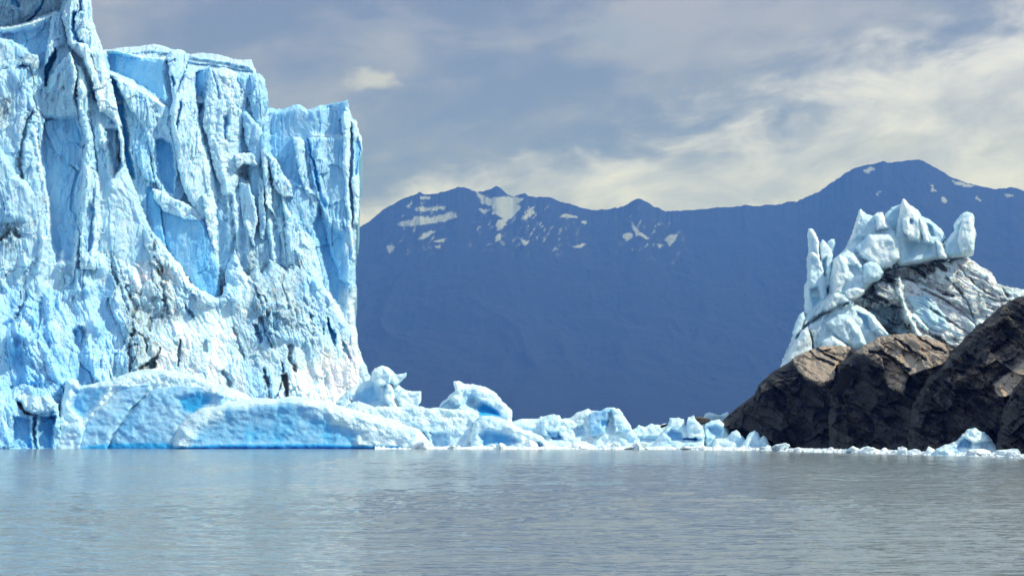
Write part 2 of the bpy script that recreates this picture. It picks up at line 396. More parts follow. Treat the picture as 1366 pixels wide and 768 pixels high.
# --- near tower on the left (A)
Ab = lambda px, py: 264 + (px - 100) * .06 - (py - 300) * .014
relief('ice_tower', P(-140,-120, 112,-120, 119,-40, 121,0, 124,25, 130,45, 137,62, 142,85, 148,110, 156,135, 160,160, 166,185, 168,210, 172,232, 186,262, 198,300, 225,335, 255,385, 255,640, -140,640),
    Ab, [
    # dull plateau at the top left, set back
    C(P(-140,-120, 88,-120, 86,0, 80,17, 60,22, 34,33, 0,40, -140,48), depth=9, w=4, b=.12, d=.28, gy=-.12, g=.2),
    L(P(58,0, 53,12, 46,22, 36,28), amp=-1, w=1.2, b=1.0), L(P(18,0, 24,7), amp=-1, w=3, b=.8),
    L(P(-10,42, 30,35, 55,27, 76,19), amp=1.2, w=2.5, b=0),
    # bright blade
    A(P(82,22, 88,0, 95,-110, 113,-110, 121,0, 125,27, 137,62, 143,88, 150,115, 158,140, 162,165, 158,178, 148,160, 136,150, 124,120, 112,85, 100,70, 92,60, 88,40), off=5, gx=-.035, infl=4, w=10, b=.08),
    C(P(96,22, 103,12, 104,-30, 112,-30, 110,14, 101,20, 102,40, 97,42), depth=2.2, w=3, b=.6),
    L(P(98,18, 97,40, 104,52, 118,75, 125,110, 128,132), amp=-2.2, w=3.0, b=.65),
    A(P(103,55, 118,60, 124,80, 140,120, 146,150, 132,150, 124,110, 112,80), off=6, gx=-.08, infl=2, w=5, b=.05),
    # blue-shaded face below the plateau
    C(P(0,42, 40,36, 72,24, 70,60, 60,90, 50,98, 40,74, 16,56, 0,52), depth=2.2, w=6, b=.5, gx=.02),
    A(P(70,22, 80,20, 86,30, 90,60, 80,62, 66,85, 58,92, 62,60), off=2.6, gx=-.05, infl=2, w=6, b=.15),
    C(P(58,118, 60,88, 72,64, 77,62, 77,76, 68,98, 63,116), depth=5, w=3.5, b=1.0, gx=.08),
    # spire with a shaded face
    A(P(92,70, 97,80, 101,98, 99,130, 104,152, 108,175, 52,185, 58,140, 62,118, 70,100, 82,82), off=3.2, gx=.07, gy=-.075, infl=1.5, w=5, b=.25),
    L(P(93,72, 99,92, 99,125, 112,170), amp=1.4, w=3, b=0),
    T(P(85,104, 98,98, 92,112, 86,122, 76,126), d=.75, w=5),
    # bright rib below the blade
    A(P(99,85, 110,90, 118,120, 120,150, 124,190, 132,235, 135,300, 128,360, 108,360, 106,300, 110,240, 112,190, 106,150), off=5, gx=-.05, infl=3.5, w=8, b=.1),
    L(P(119,150, 124,195, 130,230), amp=-1.6, w=2.0, b=.45), L(P(132,165, 142,200, 150,250), amp=1.6, w=3.5, b=.05),
    # wide recessed panel
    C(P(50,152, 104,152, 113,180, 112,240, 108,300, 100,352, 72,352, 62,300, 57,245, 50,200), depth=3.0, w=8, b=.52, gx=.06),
    T(P(84,160, 92,170, 90,182, 84,178), d=.4, w=5), L(P(101,192, 112,199), amp=-.5, w=1.1, d=.6),
    # right niches
    C(P(139,171, 152,170, 162,176, 166,205, 163,228, 152,232, 144,205), depth=2.8, w=4, b=.3, gx=.03, d=.1),
    L(P(154,176, 157,190, 160,210, 160,224, 153,232), amp=-.4, w=2.0, d=.9),
    A(P(156,170, 163,176, 168,205, 167,222, 162,215, 161,195), off=6, infl=2, w=4, b=.1),
    C(P(112,280, 119,266, 127,280, 126,330, 112,345, 109,310), depth=2.5, w=4, b=.5),
    L(P(122,225, 130,228), amp=-1, w=1.2, d=.8), L(P(126,232, 124,262), amp=-1.2, w=2.2, b=.2, d=.35),
    # left column
    A(P(-140,60, -10,95, 20,88, 38,87, 43,98, 46,130, 50,165, 51,200, 60,238, 65,268, 66,310, 62,420, 30,440, -140,440), off=4.5, gy=-.012, gx=.01, infl=4.5, w=14, b=.25),
    A(P(19,92, 26,80, 38,72, 50,73, 53,82, 50,93, 44,100, 38,88, 28,86), off=6.5, infl=2, w=5, b=.1, d=.45),
    A(P(-140,40, 0,50, 10,54, 17,63, 16,78, 12,90, 0,95, -140,100), off=5, infl=3, w=7, b=.2, d=.18),
    A(P(-140,200, 0,195, 12,215, 22,232, 40,245, 47,260, 44,272, 39,285, 36,296, 22,298, -140,310), off=7, gy=-.03, infl=3.5, w=9, b=.3),
    L(P(43,150, 36,162, 32,185, 27,205, 26,220, 30,236), amp=-2.4, w=3, b=.2, d=.75),
    T(P(-20,128, 16,130, 14,150, 4,168, -20,170), d=1.0, w=8), T(P(50,262, 63,262, 60,285, 52,280), d=.75, w=6),
    T(P(-30,292, 24,293, 28,312, 18,338, -30,342), d=.9, w=8), T(P(30,294, 55,294, 50,300, 30,302), d=.7, w=4),
    L(P(0,320, 14,306, 26,315), amp=-1.5, w=2.5, d=.9),
    A(P(44,100, 50,110, 52,150, 60,160, 58,172, 52,200, 47,160), off=3, infl=2, w=4, b=.2),
    L(P(46,175, 50,205, 58,240, 64,270, 64,320), amp=1.3, w=2.5, b=0),
    # rib feet between panel and apron
    L(P(104,310, 102,345, 98,372), amp=2.2, w=3, b=.02), L(P(58,320, 54,345, 50,360), amp=2, w=4, b=.05), L(P(81,338, 82,352), amp=2, w=4, b=.05),
    ], ew=9, ed=7, thick=30, warp=1.8, seed=23, osc=.62, detail=ice_detail(1.0, .5, .65, .12, 23), mat=ICE, parent=glacier, blue=.24)

# --- crumbling white slope along the foot
Sb = lambda px, py: 261 + (610 - py) * .050 + (px - 250) * .068
def slope_detail(PX, PY, B, Di, G):
    x = PX / 8.0; z = PY / 8.0
    xs = x - .22 * z                                     # flutes lean to the right going down
    wx = xs + 1.0 * fbm(x / 4, z / 6, 61, 3)
    lft = sstep((330 - PX) / 240)
    wz = z + .7 * vn(x / 1.5, z / 1.5, 69)
    big = fbm(x / 6, z / 8, 70, 2)
    d = 1.0 * ridged(wx / 3.2, wz / 8, 62, 4, .55) + .45 * cells(wx / 2.2, wz / 4, 63, .9)
    d = d + (.8 + .5 * lft) * (1 - worley(wx / 1.5, wz / 3.2, 65)) + .55 * (1 - worley(wx / .62, wz / 1.15, 68)) + .3 * (1 - worley(x / .34, z / .5, 71))
    d = d + .22 * fbm(x / .8, z / 1.1, 66, 3, .6) + 1.6 * big
    d = d + 1.8 * lft * ridged(wx / 5.5, z / 12, 67, 2)
    gate = .45 + .7 * sstep((fbm(x / 5, z / 7, 73, 3) + .3) / .5)
    B += .30 * fbm(xs / 2.2, z / 5, 74, 3) + .10
    sm = 1 - .6 * sstep((B - .5) / .3)
    d = d + .9 * cells(wx / 4.2, wz / 7, 75, 1.0)
    return d * sm * gate + 1.0 * big
relief('crumbling_slope', P(-140,352, -20,352, 8,340, 25,332, 32,328, 38,340, 52,338, 66,342, 78,346, 88,362, 95,364, 108,350, 116,335, 118,300, 128,262, 140,240, 152,236, 166,230, 172,234, 186,262, 198,300, 225,335, 245,356, 258,380, 288,396, 296,392, 304,350, 312,330, 322,360, 332,368, 340,350, 350,365, 360,345, 372,352, 384,360, 392,350, 408,362, 420,370, 432,380, 448,402, 462,428, 472,440, 479,462, 486,485, 494,506, 500,640, -140,640),
    Sb, [
    # recessed blue pockets
    C(P(95,440, 104,432, 115,438, 118,458, 108,470, 97,462), depth=2.5, w=6, b=.6),
    C(P(243,402, 252,406, 260,418, 259,428, 250,422), depth=2, w=4, b=.6), C(P(238,450, 243,452, 240,492, 235,490), depth=1.8, w=3, b=.5),
    C(P(268,460, 275,452, 277,470, 271,472), depth=1.5, w=3, b=.4), C(P(433,418, 441,425, 448,450, 446,466, 438,452), depth=2.5, w=4, b=.75),
    C(P(453,452, 460,456, 470,478, 467,484, 456,470), depth=1.8, w=4, b=.55), C(P(412,412, 420,420, 418,432, 411,424), depth=1.6, w=4, b=.5),
    C(P(144,395, 149,394, 148,405, 144,406), depth=1.5, w=2.5, b=.5), C(P(334,430, 344,432, 352,455, 346,460), depth=1.8, w=4, b=.4),
    C(P(374,480, 380,484, 382,495, 377,498), depth=1.4, w=2.5, b=.6), C(P(30,360, 42,345, 48,360, 38,400, 28,420, 18,415), depth=2, w=7, b=.45),
    C(P(0,430, 26,412, 30,420, 10,450, 0,452), depth=2, w=6, b=.6), C(P(198,255, 206,262, 212,300, 196,292), depth=1, w=4, b=.4),
    # dirt in cracks and smudges, plus darkened slots
    L(P(143,308, 145,330, 149,352, 154,378), amp=-1.4, w=1.6, d=1.0), L(P(150,345, 153,360, 155,380), amp=-1, w=2.2, d=.9),
    L(P(168,384, 174,395, 179,405, 178,430, 175,445), amp=-1.2, w=3.0, d=1.0), L(P(176,445, 174,470, 172,492), amp=-1.0, w=2.2, d=.95),
    L(P(206,342, 214,355, 218,380, 219,400, 222,412), amp=-1.0, w=1.5, d=1.0), L(P(219,398, 222,415), amp=-.8, w=4, d=1.0),
    L(P(180,440, 190,448, 197,460, 196,470), amp=-1.0, w=1.4, d=1.0), L(P(212,420, 203,425, 198,434, 200,440), amp=-.8, w=2.4, d=1.0),
    L(P(176,462, 183,460, 182,472, 176,482), amp=-.7, w=1.2, d=1.0), L(P(214,465, 210,478, 196,485, 182,492), amp=-1.0, w=1.6, d=1.0),
    C(P(186,485, 208,476, 208,493, 184,495), depth=2, w=3, d=.9), L(P(200,310, 204,322, 204,330), amp=-1, w=2.6, d=1.0),
    T(P(160,380, 185,390, 215,420, 215,470, 170,495, 165,440), d=.8, w=16), T(P(198,345, 225,360, 240,420, 215,440, 200,400), d=.7, w=16), T(P(140,300, 160,300, 170,380, 150,400), d=.5, w=12),
    L(P(172,256, 176,264), amp=-.6, w=1.5, d=.9), L(P(181,268, 188,290), amp=-.4, w=1.2, d=.7),
    L(P(312,438, 318,455, 326,480), amp=-.8, w=2.0, d=.75), L(P(345,395, 352,415, 366,440), amp=-1, w=3.0, d=.4), L(P(347,425, 352,440, 362,462), amp=-1.2, w=3.0, d=.35),
    C(P(370,398, 396,402, 394,430, 380,432, 368,415), depth=-1.5, w=7, b=.1, d=.3), T(P(392,404, 404,408, 408,418, 396,416), d=.7, w=4),
    L(P(352,494, 356,505, 356,520, 358,532), amp=-1.6, w=2.4, d=.85), L(P(388,462, 386,480, 392,492), amp=-1.4, w=2.4, d=.85),
    C(P(374,498, 384,496, 388,512, 386,530, 380,532), depth=2, w=3, d=1.0), L(P(376,505, 372,520, 368,532), amp=-1, w=1.2, d=.9), L(P(294,498, 302,502, 306,514), amp=-1.5, w=3.2, d=.5),  # narrow slots and a wedge, coloured dark
    T(P(310,400, 345,400, 370,460, 345,500, 325,480), d=.5, w=22), T(P(330,345, 400,340, 410,430, 370,450, 335,420), d=.7, w=22), T(P(390,395, 420,400, 430,470, 410,470), d=.35, w=16), L(P(430,438, 431,446), amp=-.8, w=1.5, d=.9),
    T(P(380,500, 475,440, 490,560, 380,560), b=-.32, w=34), T(P(-140,380, 150,380, 110,600, -140,600), b=.3, w=30), T(P(160,300, 230,340, 300,430, 340,540, 180,540, 170,400), b=-.12, w=24),
    # snow shelf low on the left
    A(P(14,520, 28,512, 60,520, 78,540, 85,600, 84,640, -140,640, -140,520, 0,502), off=7.5, gy=.01, infl=3, w=9, b=.25),
    A(P(18,528, 30,520, 60,525, 76,538, 74,548, 50,552, 32,546), off=9, gy=.12, infl=3, w=8, b=-.05, g=.9, d=.15),
    L(P(24,537, 30,546, 44,552), amp=-1.5, w=1.8, d=1.0), L(P(48,553, 46,575, 47,596), amp=-2, w=2.2, b=.4, d=.35),
    C(P(50,552, 75,552, 72,600, 50,600), depth=1.5, w=5, b=.6), C(P(16,552, 44,556, 44,600, 16,600), depth=.8, w=5, b=.55),
    ], ew=8, ed=5, thick=30, warp=2.6, seed=41, detail=slope_detail, mat=ICE, parent=glacier, blue=.10)

# ================================================================== ICEBERGS (each a thing of its own)
def berg_detail(k=1.0, seed=0, gran=.12):
    def f(PX, PY, B, Di, G):
        x = PX / 8.0; z = PY / 8.0
        q = 1 - .85 * sstep((B - .3) / .3)
        d = (.45 * fbm(x / 3, z / 3, seed + 1, 2) + .12 * fbm(x / 1.4, z / 1.1, seed + 7, 2)) * (.3 + .7 * q) + .1 * cells(x / 1.6, z / 1.6, seed + 2, .8) * q + .35 * q * (1 - worley(x / 1.5, z / 1.2, seed + 5)) + .3 * fbm(x / 1.4, z / 1.1, seed + 7, 2) + .05 * q * (1 - worley(x / .5, z / .42, seed + 6))
        d = d + .07 * fbm(x / .7, z / .7, seed + 3, 3, .6) + gran * G * 2 * (1 - worley(x / .55, z / .5, seed + 4))
        return d * k
    return f
def berg(outline, Y0, ops, label, seed, lean=.06, ew=8, ed=3, thick=7, warp=1.9, k=1.0, blue=.15, step=.7, group='icebergs along the glacier foot', dirt=0):
    ym = max(p[1] for p in outline)
    o = relief('iceberg', outline, lambda px, py: Y0 + (600 - py) * lean, ops, step=step, ew=ew, ed=ed, thick=thick, warp=warp, seed=seed,
               detail=berg_detail(k, seed), mat=BERG, blue=blue, dirt=dirt)
    tag(o, label, 'iceberg', group)
    return o
# large rolled berg with diagonal blue facets
berg(P(68,606, 74,570, 80,540, 86,520, 88,506, 96,504, 104,506, 106,514, 118,512, 135,508, 150,508, 160,500, 175,495, 195,493, 215,492, 240,496, 262,500, 285,508, 305,515, 330,525, 345,540, 350,606), 241, [
    C(P(95,514, 150,510, 152,516, 120,560, 108,565, 90,545), depth=.8, w=10, b=.75, gx=.04),
    A(P(100,606, 112,575, 118,560, 150,528, 162,512, 200,512, 200,520, 175,545, 150,580, 140,606), off=1.6, gx=.02, gy=.02, infl=.7, w=9, b=.55),
    A(P(140,606, 152,575, 180,540, 205,518, 240,514, 300,518, 300,545, 270,570, 240,590, 235,606), off=2.3, gx=.03, gy=.02, infl=.9, w=10, b=.6),
    A(P(72,606, 78,582, 90,566, 106,562, 116,570, 112,606), off=1.4, infl=1.5, w=9, b=.35),
    C(P(228,528, 262,520, 290,524, 285,540, 258,556, 240,548), depth=.6, w=9, b=.95),
    T(P(150,508, 176,496, 215,492, 262,500, 300,513, 345,530, 345,545, 300,530, 260,516, 200,512, 165,516), b=.15, g=1.0, w=5),
    T(P(110,596, 160,592, 250,593, 250,616, 110,616), b=1.3, w=10),
    ], 'large blue iceberg with smooth diagonal facets below the glacier at the left', 101, ew=9, ed=4, thick=10, warp=.9)
# long smooth whaleback
berg(P(226,606, 229,585, 236,568, 250,552, 268,541, 290,536, 320,533, 345,530, 372,531, 390,527, 412,530, 440,536, 470,545, 500,552, 530,562, 560,572, 575,590, 570,606), 236, [
    C(P(245,590, 262,560, 300,545, 380,538, 450,548, 490,575, 480,606, 250,606), depth=.8, w=22, b=.8),  # bare front ice, painted bluer for its shade
    T(P(222,597, 300,594, 420,593, 535,596, 535,616, 222,616), b=1.7, w=7), T(P(300,545, 380,536, 420,545, 400,565, 300,575), b=.75, w=14),
    T(P(228,585, 250,552, 290,536, 372,531, 390,527, 440,536, 530,562, 520,566, 440,545, 390,535, 300,540, 262,553, 240,580), b=.1, g=.9, w=9),
    T(P(450,540, 540,565, 520,580, 440,565), b=.1, g=.9, w=8),
    ], 'long rounded iceberg with a deep blue undercut waterline, in front of the glacier', 102, ew=13, ed=5, thick=9, warp=.7, k=.8)
# knobbly one with two horns
berg(P(440,606, 448,535, 462,522, 478,512, 493,505, 496,494, 503,489, 512,487, 522,492, 528,497, 535,498, 543,495, 543,503, 532,511, 540,520, 550,522, 562,521, 561,530, 557,540, 566,544, 577,546, 590,560, 592,606), 244, [
    C(P(470,520, 497,506, 512,520, 516,540, 490,545, 465,540), depth=1.2, w=12, b=.6),
    A(P(496,494, 504,488, 515,489, 524,500, 522,512, 506,516, 496,508), off=2, infl=1.5, w=6, b=.05),
    A(P(524,500, 543,495, 543,502, 530,514, 520,512), off=1.5, infl=1, w=4, b=.1), A(P(515,510, 525,515, 530,545, 520,545, 512,530), off=2, infl=1.2, w=4, b=.02),
    A(P(535,520, 562,521, 558,545, 535,548, 530,530), off=1.2, infl=1.2, w=5, b=.12), L(P(466,533, 470,536), amp=-.3, w=1.5, d=.8)],
    'white knobbly iceberg with two small horns at the glacier corner', 103, ew=6, ed=3)
# dome with a blue hollow
berg(P(574,606, 580,546, 588,538, 600,526, 606,522, 606,508, 611,508, 619,512, 630,511, 640,514, 655,519, 664,526, 672,537, 682,545, 682,552, 684,562, 690,575, 692,606), 242, [
    C(P(618,545, 622,528, 630,522, 650,535, 664,545, 668,556, 640,556), depth=2.0, w=11, b=.8),
    T(P(640,538, 660,545, 668,556, 636,556), b=1.1, w=5), T(P(620,524, 640,524, 642,542, 622,544), b=.35, g=.7, w=5),
    A(P(600,528, 606,522, 606,508, 613,508, 618,520, 614,540, 606,540), off=2.2, infl=1.5, w=5, b=-.05),
    C(P(580,546, 600,530, 612,545, 600,552), depth=1, w=4, b=.35)],
    'domed white iceberg with a bright blue hollow and a pointed left corner', 104, ew=8, ed=4)
# flat tabular
berg(P(455,606, 458,548, 465,538, 480,534, 500,541, 545,541, 600,544, 625,545, 640,552, 640,560, 626,606), 240, [
    C(P(460,565, 570,572, 575,606, 460,606), depth=1.0, w=9, b=.5), T(P(460,541, 620,546, 625,560, 560,568, 460,560), b=.05, w=5, g=.8),
    C(P(570,575, 600,575, 600,600, 575,600), depth=1.2, w=5, b=.4)],
    'flat slab of pitted white ice lying low between the two peaked icebergs', 105, ew=5, ed=2, thick=9)
berg(P(626,606, 628,575, 632,562, 640,555, 655,553, 668,556, 680,562, 700,572, 720,580, 735,590, 738,606), 237, [
    C(P(634,576, 650,568, 680,575, 700,588, 680,600, 640,600), depth=1.6, w=11, b=.75), C(P(700,585, 725,590, 730,600, 700,600), depth=1, w=4, b=.5)],
    'tumbled iceberg with a dark blue recess at its base, below the domed one', 106, ew=7, ed=3)
berg(P(672,606, 680,562, 695,558, 705,559, 720,557, 728,553, 738,551, 746,552, 750,558, 762,556, 772,548, 784,544, 790,548, 796,575, 790,606), 241, [
    A(P(722,562, 732,553, 745,553, 750,562, 745,585, 725,580), off=1, infl=1, w=6, b=.2), C(P(726,572, 748,575, 755,588, 735,590), depth=1.2, w=5, b=.65),
    C(P(760,570, 780,565, 782,580, 765,585), depth=1, w=5, b=.5)], 'broken pale iceberg between the dome and the blocky blue one', 107, ew=7, ed=3)
berg(P(778,606, 782,552, 790,547, 800,548, 812,543, 820,543, 828,547, 836,558, 843,570, 850,580, 855,606), 241, [
    A(P(786,552, 798,548, 815,544, 812,560, 806,578, 786,582), off=1.2, gx=.02, infl=.8, w=4, b=.6), A(P(816,544, 826,548, 836,562, 842,574, 820,578), off=1.2, gx=-.06, infl=1, w=4, b=.35),
    C(P(800,560, 815,558, 812,570, 800,572), depth=.6, w=4, b=.8)], 'blocky iceberg with two smooth blue faces, the highest in the gap', 108, ew=5, ed=2.5)
berg(P(838,606, 842,574, 852,566, 860,569, 868,563, 872,566, 880,566, 894,564, 900,570, 905,606), 246, [C(P(848,580, 880,580, 885,590, 850,592), depth=.8, w=5, b=.35)],
    'low jumble of white ice behind the twin-lobed iceberg', 109, ew=5, ed=2)
berg(P(862,606, 872,590, 882,577, 890,566, 894,557, 900,557, 905,556, 912,559, 914,568, 917,557, 926,552, 930,560, 938,568, 941,582, 940,606), 236, [
    C(P(884,578, 895,570, 910,575, 915,590, 895,590), depth=1.2, w=6, b=.7), A(P(914,560, 926,554, 937,568, 938,585, 918,585), off=1.2, infl=1, w=5, b=.15),
    L(P(912,585, 928,585), amp=-1, w=1.2, b=.9), A(P(862,600, 890,592, 940,588, 942,606, 862,606), off=2, infl=1, w=4, b=.2)], 'twin-lobed pale blue iceberg at the middle of the ice line', 110, ew=6, ed=3, warp=1.3)
berg(P(938,606, 940,565, 948,560, 958,558, 966,563, 972,568, 975,576, 978,590, 980,606), 238, [C(P(942,568, 955,564, 964,572, 962,582, 944,584), depth=.8, w=5, b=.4)],
    'rounded boulder of white ice against the left tip of the dark rock', 111, ew=6, ed=2.5)
berg(P(936,575, 940,551, 950,549, 960,552, 970,549, 974,553, 970,575), 250, [], 'thin tilted ice slab peeking over the rounded one beside the rock', 112, ew=3, ed=1, thick=2, dirt=.2)
berg(P(948,606, 952,586, 968,583, 975,575, 984,573, 990,580, 998,590, 1002,606), 232, [], 'low white iceberg at the foot of the rock tip, left of the pointed one', 113, ew=5, ed=2)
berg(P(988,606, 994,585, 1000,577, 1006,573, 1011,576, 1013,584, 1020,581, 1026,590, 1034,606), 228, [], 'small pointed white iceberg in front of the dark rock tip', 114, ew=5, ed=2)
berg(P(1232,614, 1250,598, 1264,592, 1276,587, 1284,578, 1292,572, 1302,570, 1312,574, 1320,582, 1326,592, 1334,602, 1340,614), 179, [
    C(P(1278,588, 1292,580, 1300,590, 1296,600, 1275,600), depth=1, w=5, b=.45), A(P(1284,580, 1300,571, 1314,576, 1322,590, 1300,592), off=.8, infl=1, w=5, b=.1)],
    'lone white and blue iceberg below the dark rock at the right', 115, ew=6, ed=2.5, thick=4)
berg(P(-40,612, -38,590, -10,592, 5,590, 14,593, 16,598, 16,612), 238, [], 'small low floe at the left edge under the glacier', 116, ew=3, ed=1, thick=3)
tag(relief('debris_slab', P(880,570, 881,567, 888,565, 894,562, 896,564, 890,568, 883,571), lambda px, py: 241 + 0 * px, [], step=.5, ew=2, ed=.4, thick=.6, warp=.3, seed=131,
    detail=None, mat=ROCK, blue=.05), 'thin dark stick-like debris lying tilted on the white ice left of the twin-lobed iceberg', 'boulder')  # dark stick-like bit of debris, built as a thin slab
tag(relief('debris_slab', P(922,562, 925,556, 934,555, 944,557, 950,561, 948,566, 930,566), lambda px, py: 247 + 0 * px, [], step=.5, ew=3, ed=.8, thick=1.5, warp=.5, seed=132,
    detail=None, mat=ROCK, blue=.45), 'grey flat gravelly boulder behind the twin-lobed iceberg, near the tip of the rock', 'boulder')
# ================================================================== SERAC behind the rock
serac = tag(empty('ice_serac', (60, 245, 5)), 'jagged blue white ice remnant with spires above banded grey ice, perched behind the rock', 'serac')
def ser_detail(k=1.0, seed=0, layer=0.0, sm0=1.0):
    def f(PX, PY, B, Di, G):
        x = PX / 9.0; z = PY / 9.0
        d = .5 * fbm(x / 2.5, z / 3, seed + 1, 3) + .14 * cells(x / 1.7, z / 1.9, seed + 2, .8) * sm0 + .25 * (1 - worley(x / 1.2, z / 1.6, seed + 8)) * sm0 + .3 * fbm(x / 1.1, z / 1.4, seed + 9, 2) + .08 * fbm(x / .5, z / .5, seed + 3, 3, .6)
        if layer:
            u = (PY - .45 * PX) / 9.0 + .8 * fbm(x / 3, z / 3, seed + 6, 3); v = (PX + .45 * PY) / 9.0
            d = d + layer * ridged(v / 5.0, u / .8, seed + 4, 3, .6) + layer * .8 * cells(v / 2.5, u / .8, seed + 5, 1.0)
            Di += .55 * sstep((fbm(v / 7, u / .55, seed + 7, 4, .6) - .02) / .3) * np.clip(1.2 - B * 2, 0, 1)
        return d * k
    return f
Rb = lambda off=0: (lambda px, py: 248 + off - (py - 480) * -.0 + (480 - py) * .03)
relief('banded_base', P(1040,520, 1044,478, 1060,440, 1075,430, 1100,400, 1130,380, 1160,370, 1200,355, 1240,345, 1262,348, 1272,341, 1285,340, 1298,346, 1310,356, 1322,362, 1330,378, 1345,382, 1366,386, 1400,380, 1420,520), Rb(2), [
    C(P(1140,388, 1180,362, 1230,350, 1262,350, 1258,362, 1225,372, 1190,378, 1165,395, 1150,400), depth=1.6, w=5, d=.85),
    T(P(1140,388, 1225,352, 1275,345, 1262,362, 1200,380, 1170,410, 1160,400), d=.8, w=8),
    A(P(1245,350, 1262,348, 1278,362, 1270,380, 1250,378), off=1.5, infl=1.5, w=6, b=.05),
    A(P(1165,380, 1180,372, 1195,385, 1200,400, 1185,402, 1170,395), off=1.8, infl=1.5, w=5, b=-.05), A(P(1190,372, 1200,368, 1208,385, 1205,400, 1196,392), off=2, infl=1.2, w=4, b=-.05),
    T(P(1145,395, 1200,398, 1215,430, 1262,462, 1290,480, 1180,470, 1150,430), d=1.1, w=14),
    C(P(1150,410, 1200,405, 1215,440, 1240,460, 1260,470, 1230,470, 1180,440, 1160,425), depth=2.5, w=8, b=.4, d=.4),
    T(P(1165,400, 1200,410, 1205,445, 1180,440), d=.85, w=8), T(P(1215,440, 1260,450, 1262,475, 1220,470), d=.7, w=8),
    L(P(1200,385, 1206,410, 1215,430, 1228,450), amp=2.4, w=4, b=.0, d=0), L(P(1222,425, 1238,438), amp=1.5, w=4, b=.1, d=0),
    A(P(1208,395, 1240,392, 1262,420, 1270,440, 1250,445, 1222,425), off=.8, infl=1.5, w=8, b=.4, d=0),
    T(P(1255,400, 1320,380, 1345,400, 1300,450, 1262,430), d=.18, w=10), L(P(1230,385, 1262,400, 1300,430), amp=-.8, w=1.4, d=.4), L(P(1262,370, 1290,400, 1305,440), amp=-.8, w=1.4, d=.3),
    L(P(1275,350, 1300,380, 1325,395), amp=-.6, w=1.3, d=.3), L(P(1240,412, 1270,430, 1296,448), amp=-.8, w=1.6, d=.5), L(P(1215,372, 1250,385, 1270,395), amp=-.8, w=2.2, d=.7),
    L(P(1322,362, 1345,395), amp=-1.5, w=2.0, d=.4), T(P(1325,375, 1420,375, 1420,400, 1340,400), b=.1, d=.3, w=6),
    ], ew=9, ed=5, thick=16, warp=1.6, seed=61, detail=ser_detail(1.0, 61, .32), mat=SER, parent=serac, blue=-.1, dirt=.2)
relief('blue_foot', P(1030,520, 1040,488, 1052,460, 1064,440, 1070,424, 1082,420, 1095,400, 1110,385, 1130,395, 1140,404, 1150,408, 1166,420, 1176,434, 1186,446, 1190,500, 1180,540), Rb(-3), [
    A(P(1092,440, 1102,400, 1112,388, 1128,388, 1140,400, 1138,408, 1120,412, 1100,425), off=1.5, infl=2, w=7, b=.2, d=.15),
    L(P(1062,447, 1080,430, 1100,418, 1130,404), amp=-2.0, w=2.6, d=.75), L(P(1044,480, 1058,450, 1072,436, 1082,450, 1084,470), amp=-1.8, w=2.4, d=.6),
    A(P(1100,430, 1118,418, 1134,420, 1150,440, 1158,462, 1140,465, 1122,455, 1108,440), off=1.5, infl=2, w=9, b=.35),
    A(P(1158,420, 1170,428, 1188,446, 1180,455, 1164,440), off=1.5, infl=1.5, w=5, b=.2), C(P(1140,412, 1158,420, 1164,445, 1154,440), depth=1.0, w=4, b=.7),
    A(P(1096,455, 1110,446, 1126,455, 1140,475, 1120,490, 1096,480), off=1.8, infl=2, w=7, b=.1), A(P(1050,475, 1070,440, 1078,435, 1084,455, 1086,480, 1050,500), off=2, infl=2, w=6, b=.12, d=.1),
    T(P(1070,440, 1095,425, 1092,460, 1080,460), d=.5, w=8)],
    ew=8, ed=4, thick=10, warp=1.2, seed=62, detail=ser_detail(1.0, 62, 0, .6), mat=SER, parent=serac, blue=.25, dirt=.04)
def spire(outline, off, ops=(), seed=0, ew=7, ed=3.5, th=5, blue=.2, warp=1.0):
    return relief('ice_spire', outline, Rb(off), list(ops), ew=ew, ed=ed, thick=th, warp=warp, seed=seed, detail=ser_detail(.8, seed, 0, .7), mat=SER, parent=serac, blue=blue + .14)  # extra blue tints the spires for their shaded sides
spire(P(1076,400, 1076,345, 1078,332, 1077,312, 1079,305, 1084,305, 1089,312, 1093,322, 1095,345, 1098,400), -1.5, [L(P(1080,305, 1090,320, 1094,345), amp=.8, w=2.5, b=0)], 71, ew=5, ed=2, th=3)
spire(P(1092,370, 1093,325, 1097,317, 1101,320, 1106,328, 1112,340, 1108,380, 1096,400), -1.2, [C(P(1094,345, 1104,340, 1104,370, 1096,372), depth=1, w=4, b=.7)], 72, ew=4, ed=2, th=3)
spire(P(1100,340, 1104,322, 1108,318, 1114,318, 1116,324, 1112,335, 1108,345), 1, [], 73, ew=4, ed=1.5, th=2, blue=.25)
spire(P(1062,450, 1072,420, 1073,400, 1072,380, 1076,375, 1075,345, 1079,336, 1085,335, 1092,340, 1097,355, 1101,370, 1104,400, 1090,425, 1075,435), -2.5, [C(P(1078,385, 1092,380, 1098,400, 1084,415), depth=1.2, w=5, b=.5), L(P(1082,337, 1092,345, 1099,362), amp=.9, w=3, b=0)], 74, ew=7, ed=3, th=5, warp=.8)
spire(P(1056,445, 1060,430, 1066,418, 1072,414, 1076,425, 1070,440, 1060,452), -3.6, [], 75, ew=5, ed=2, th=3)
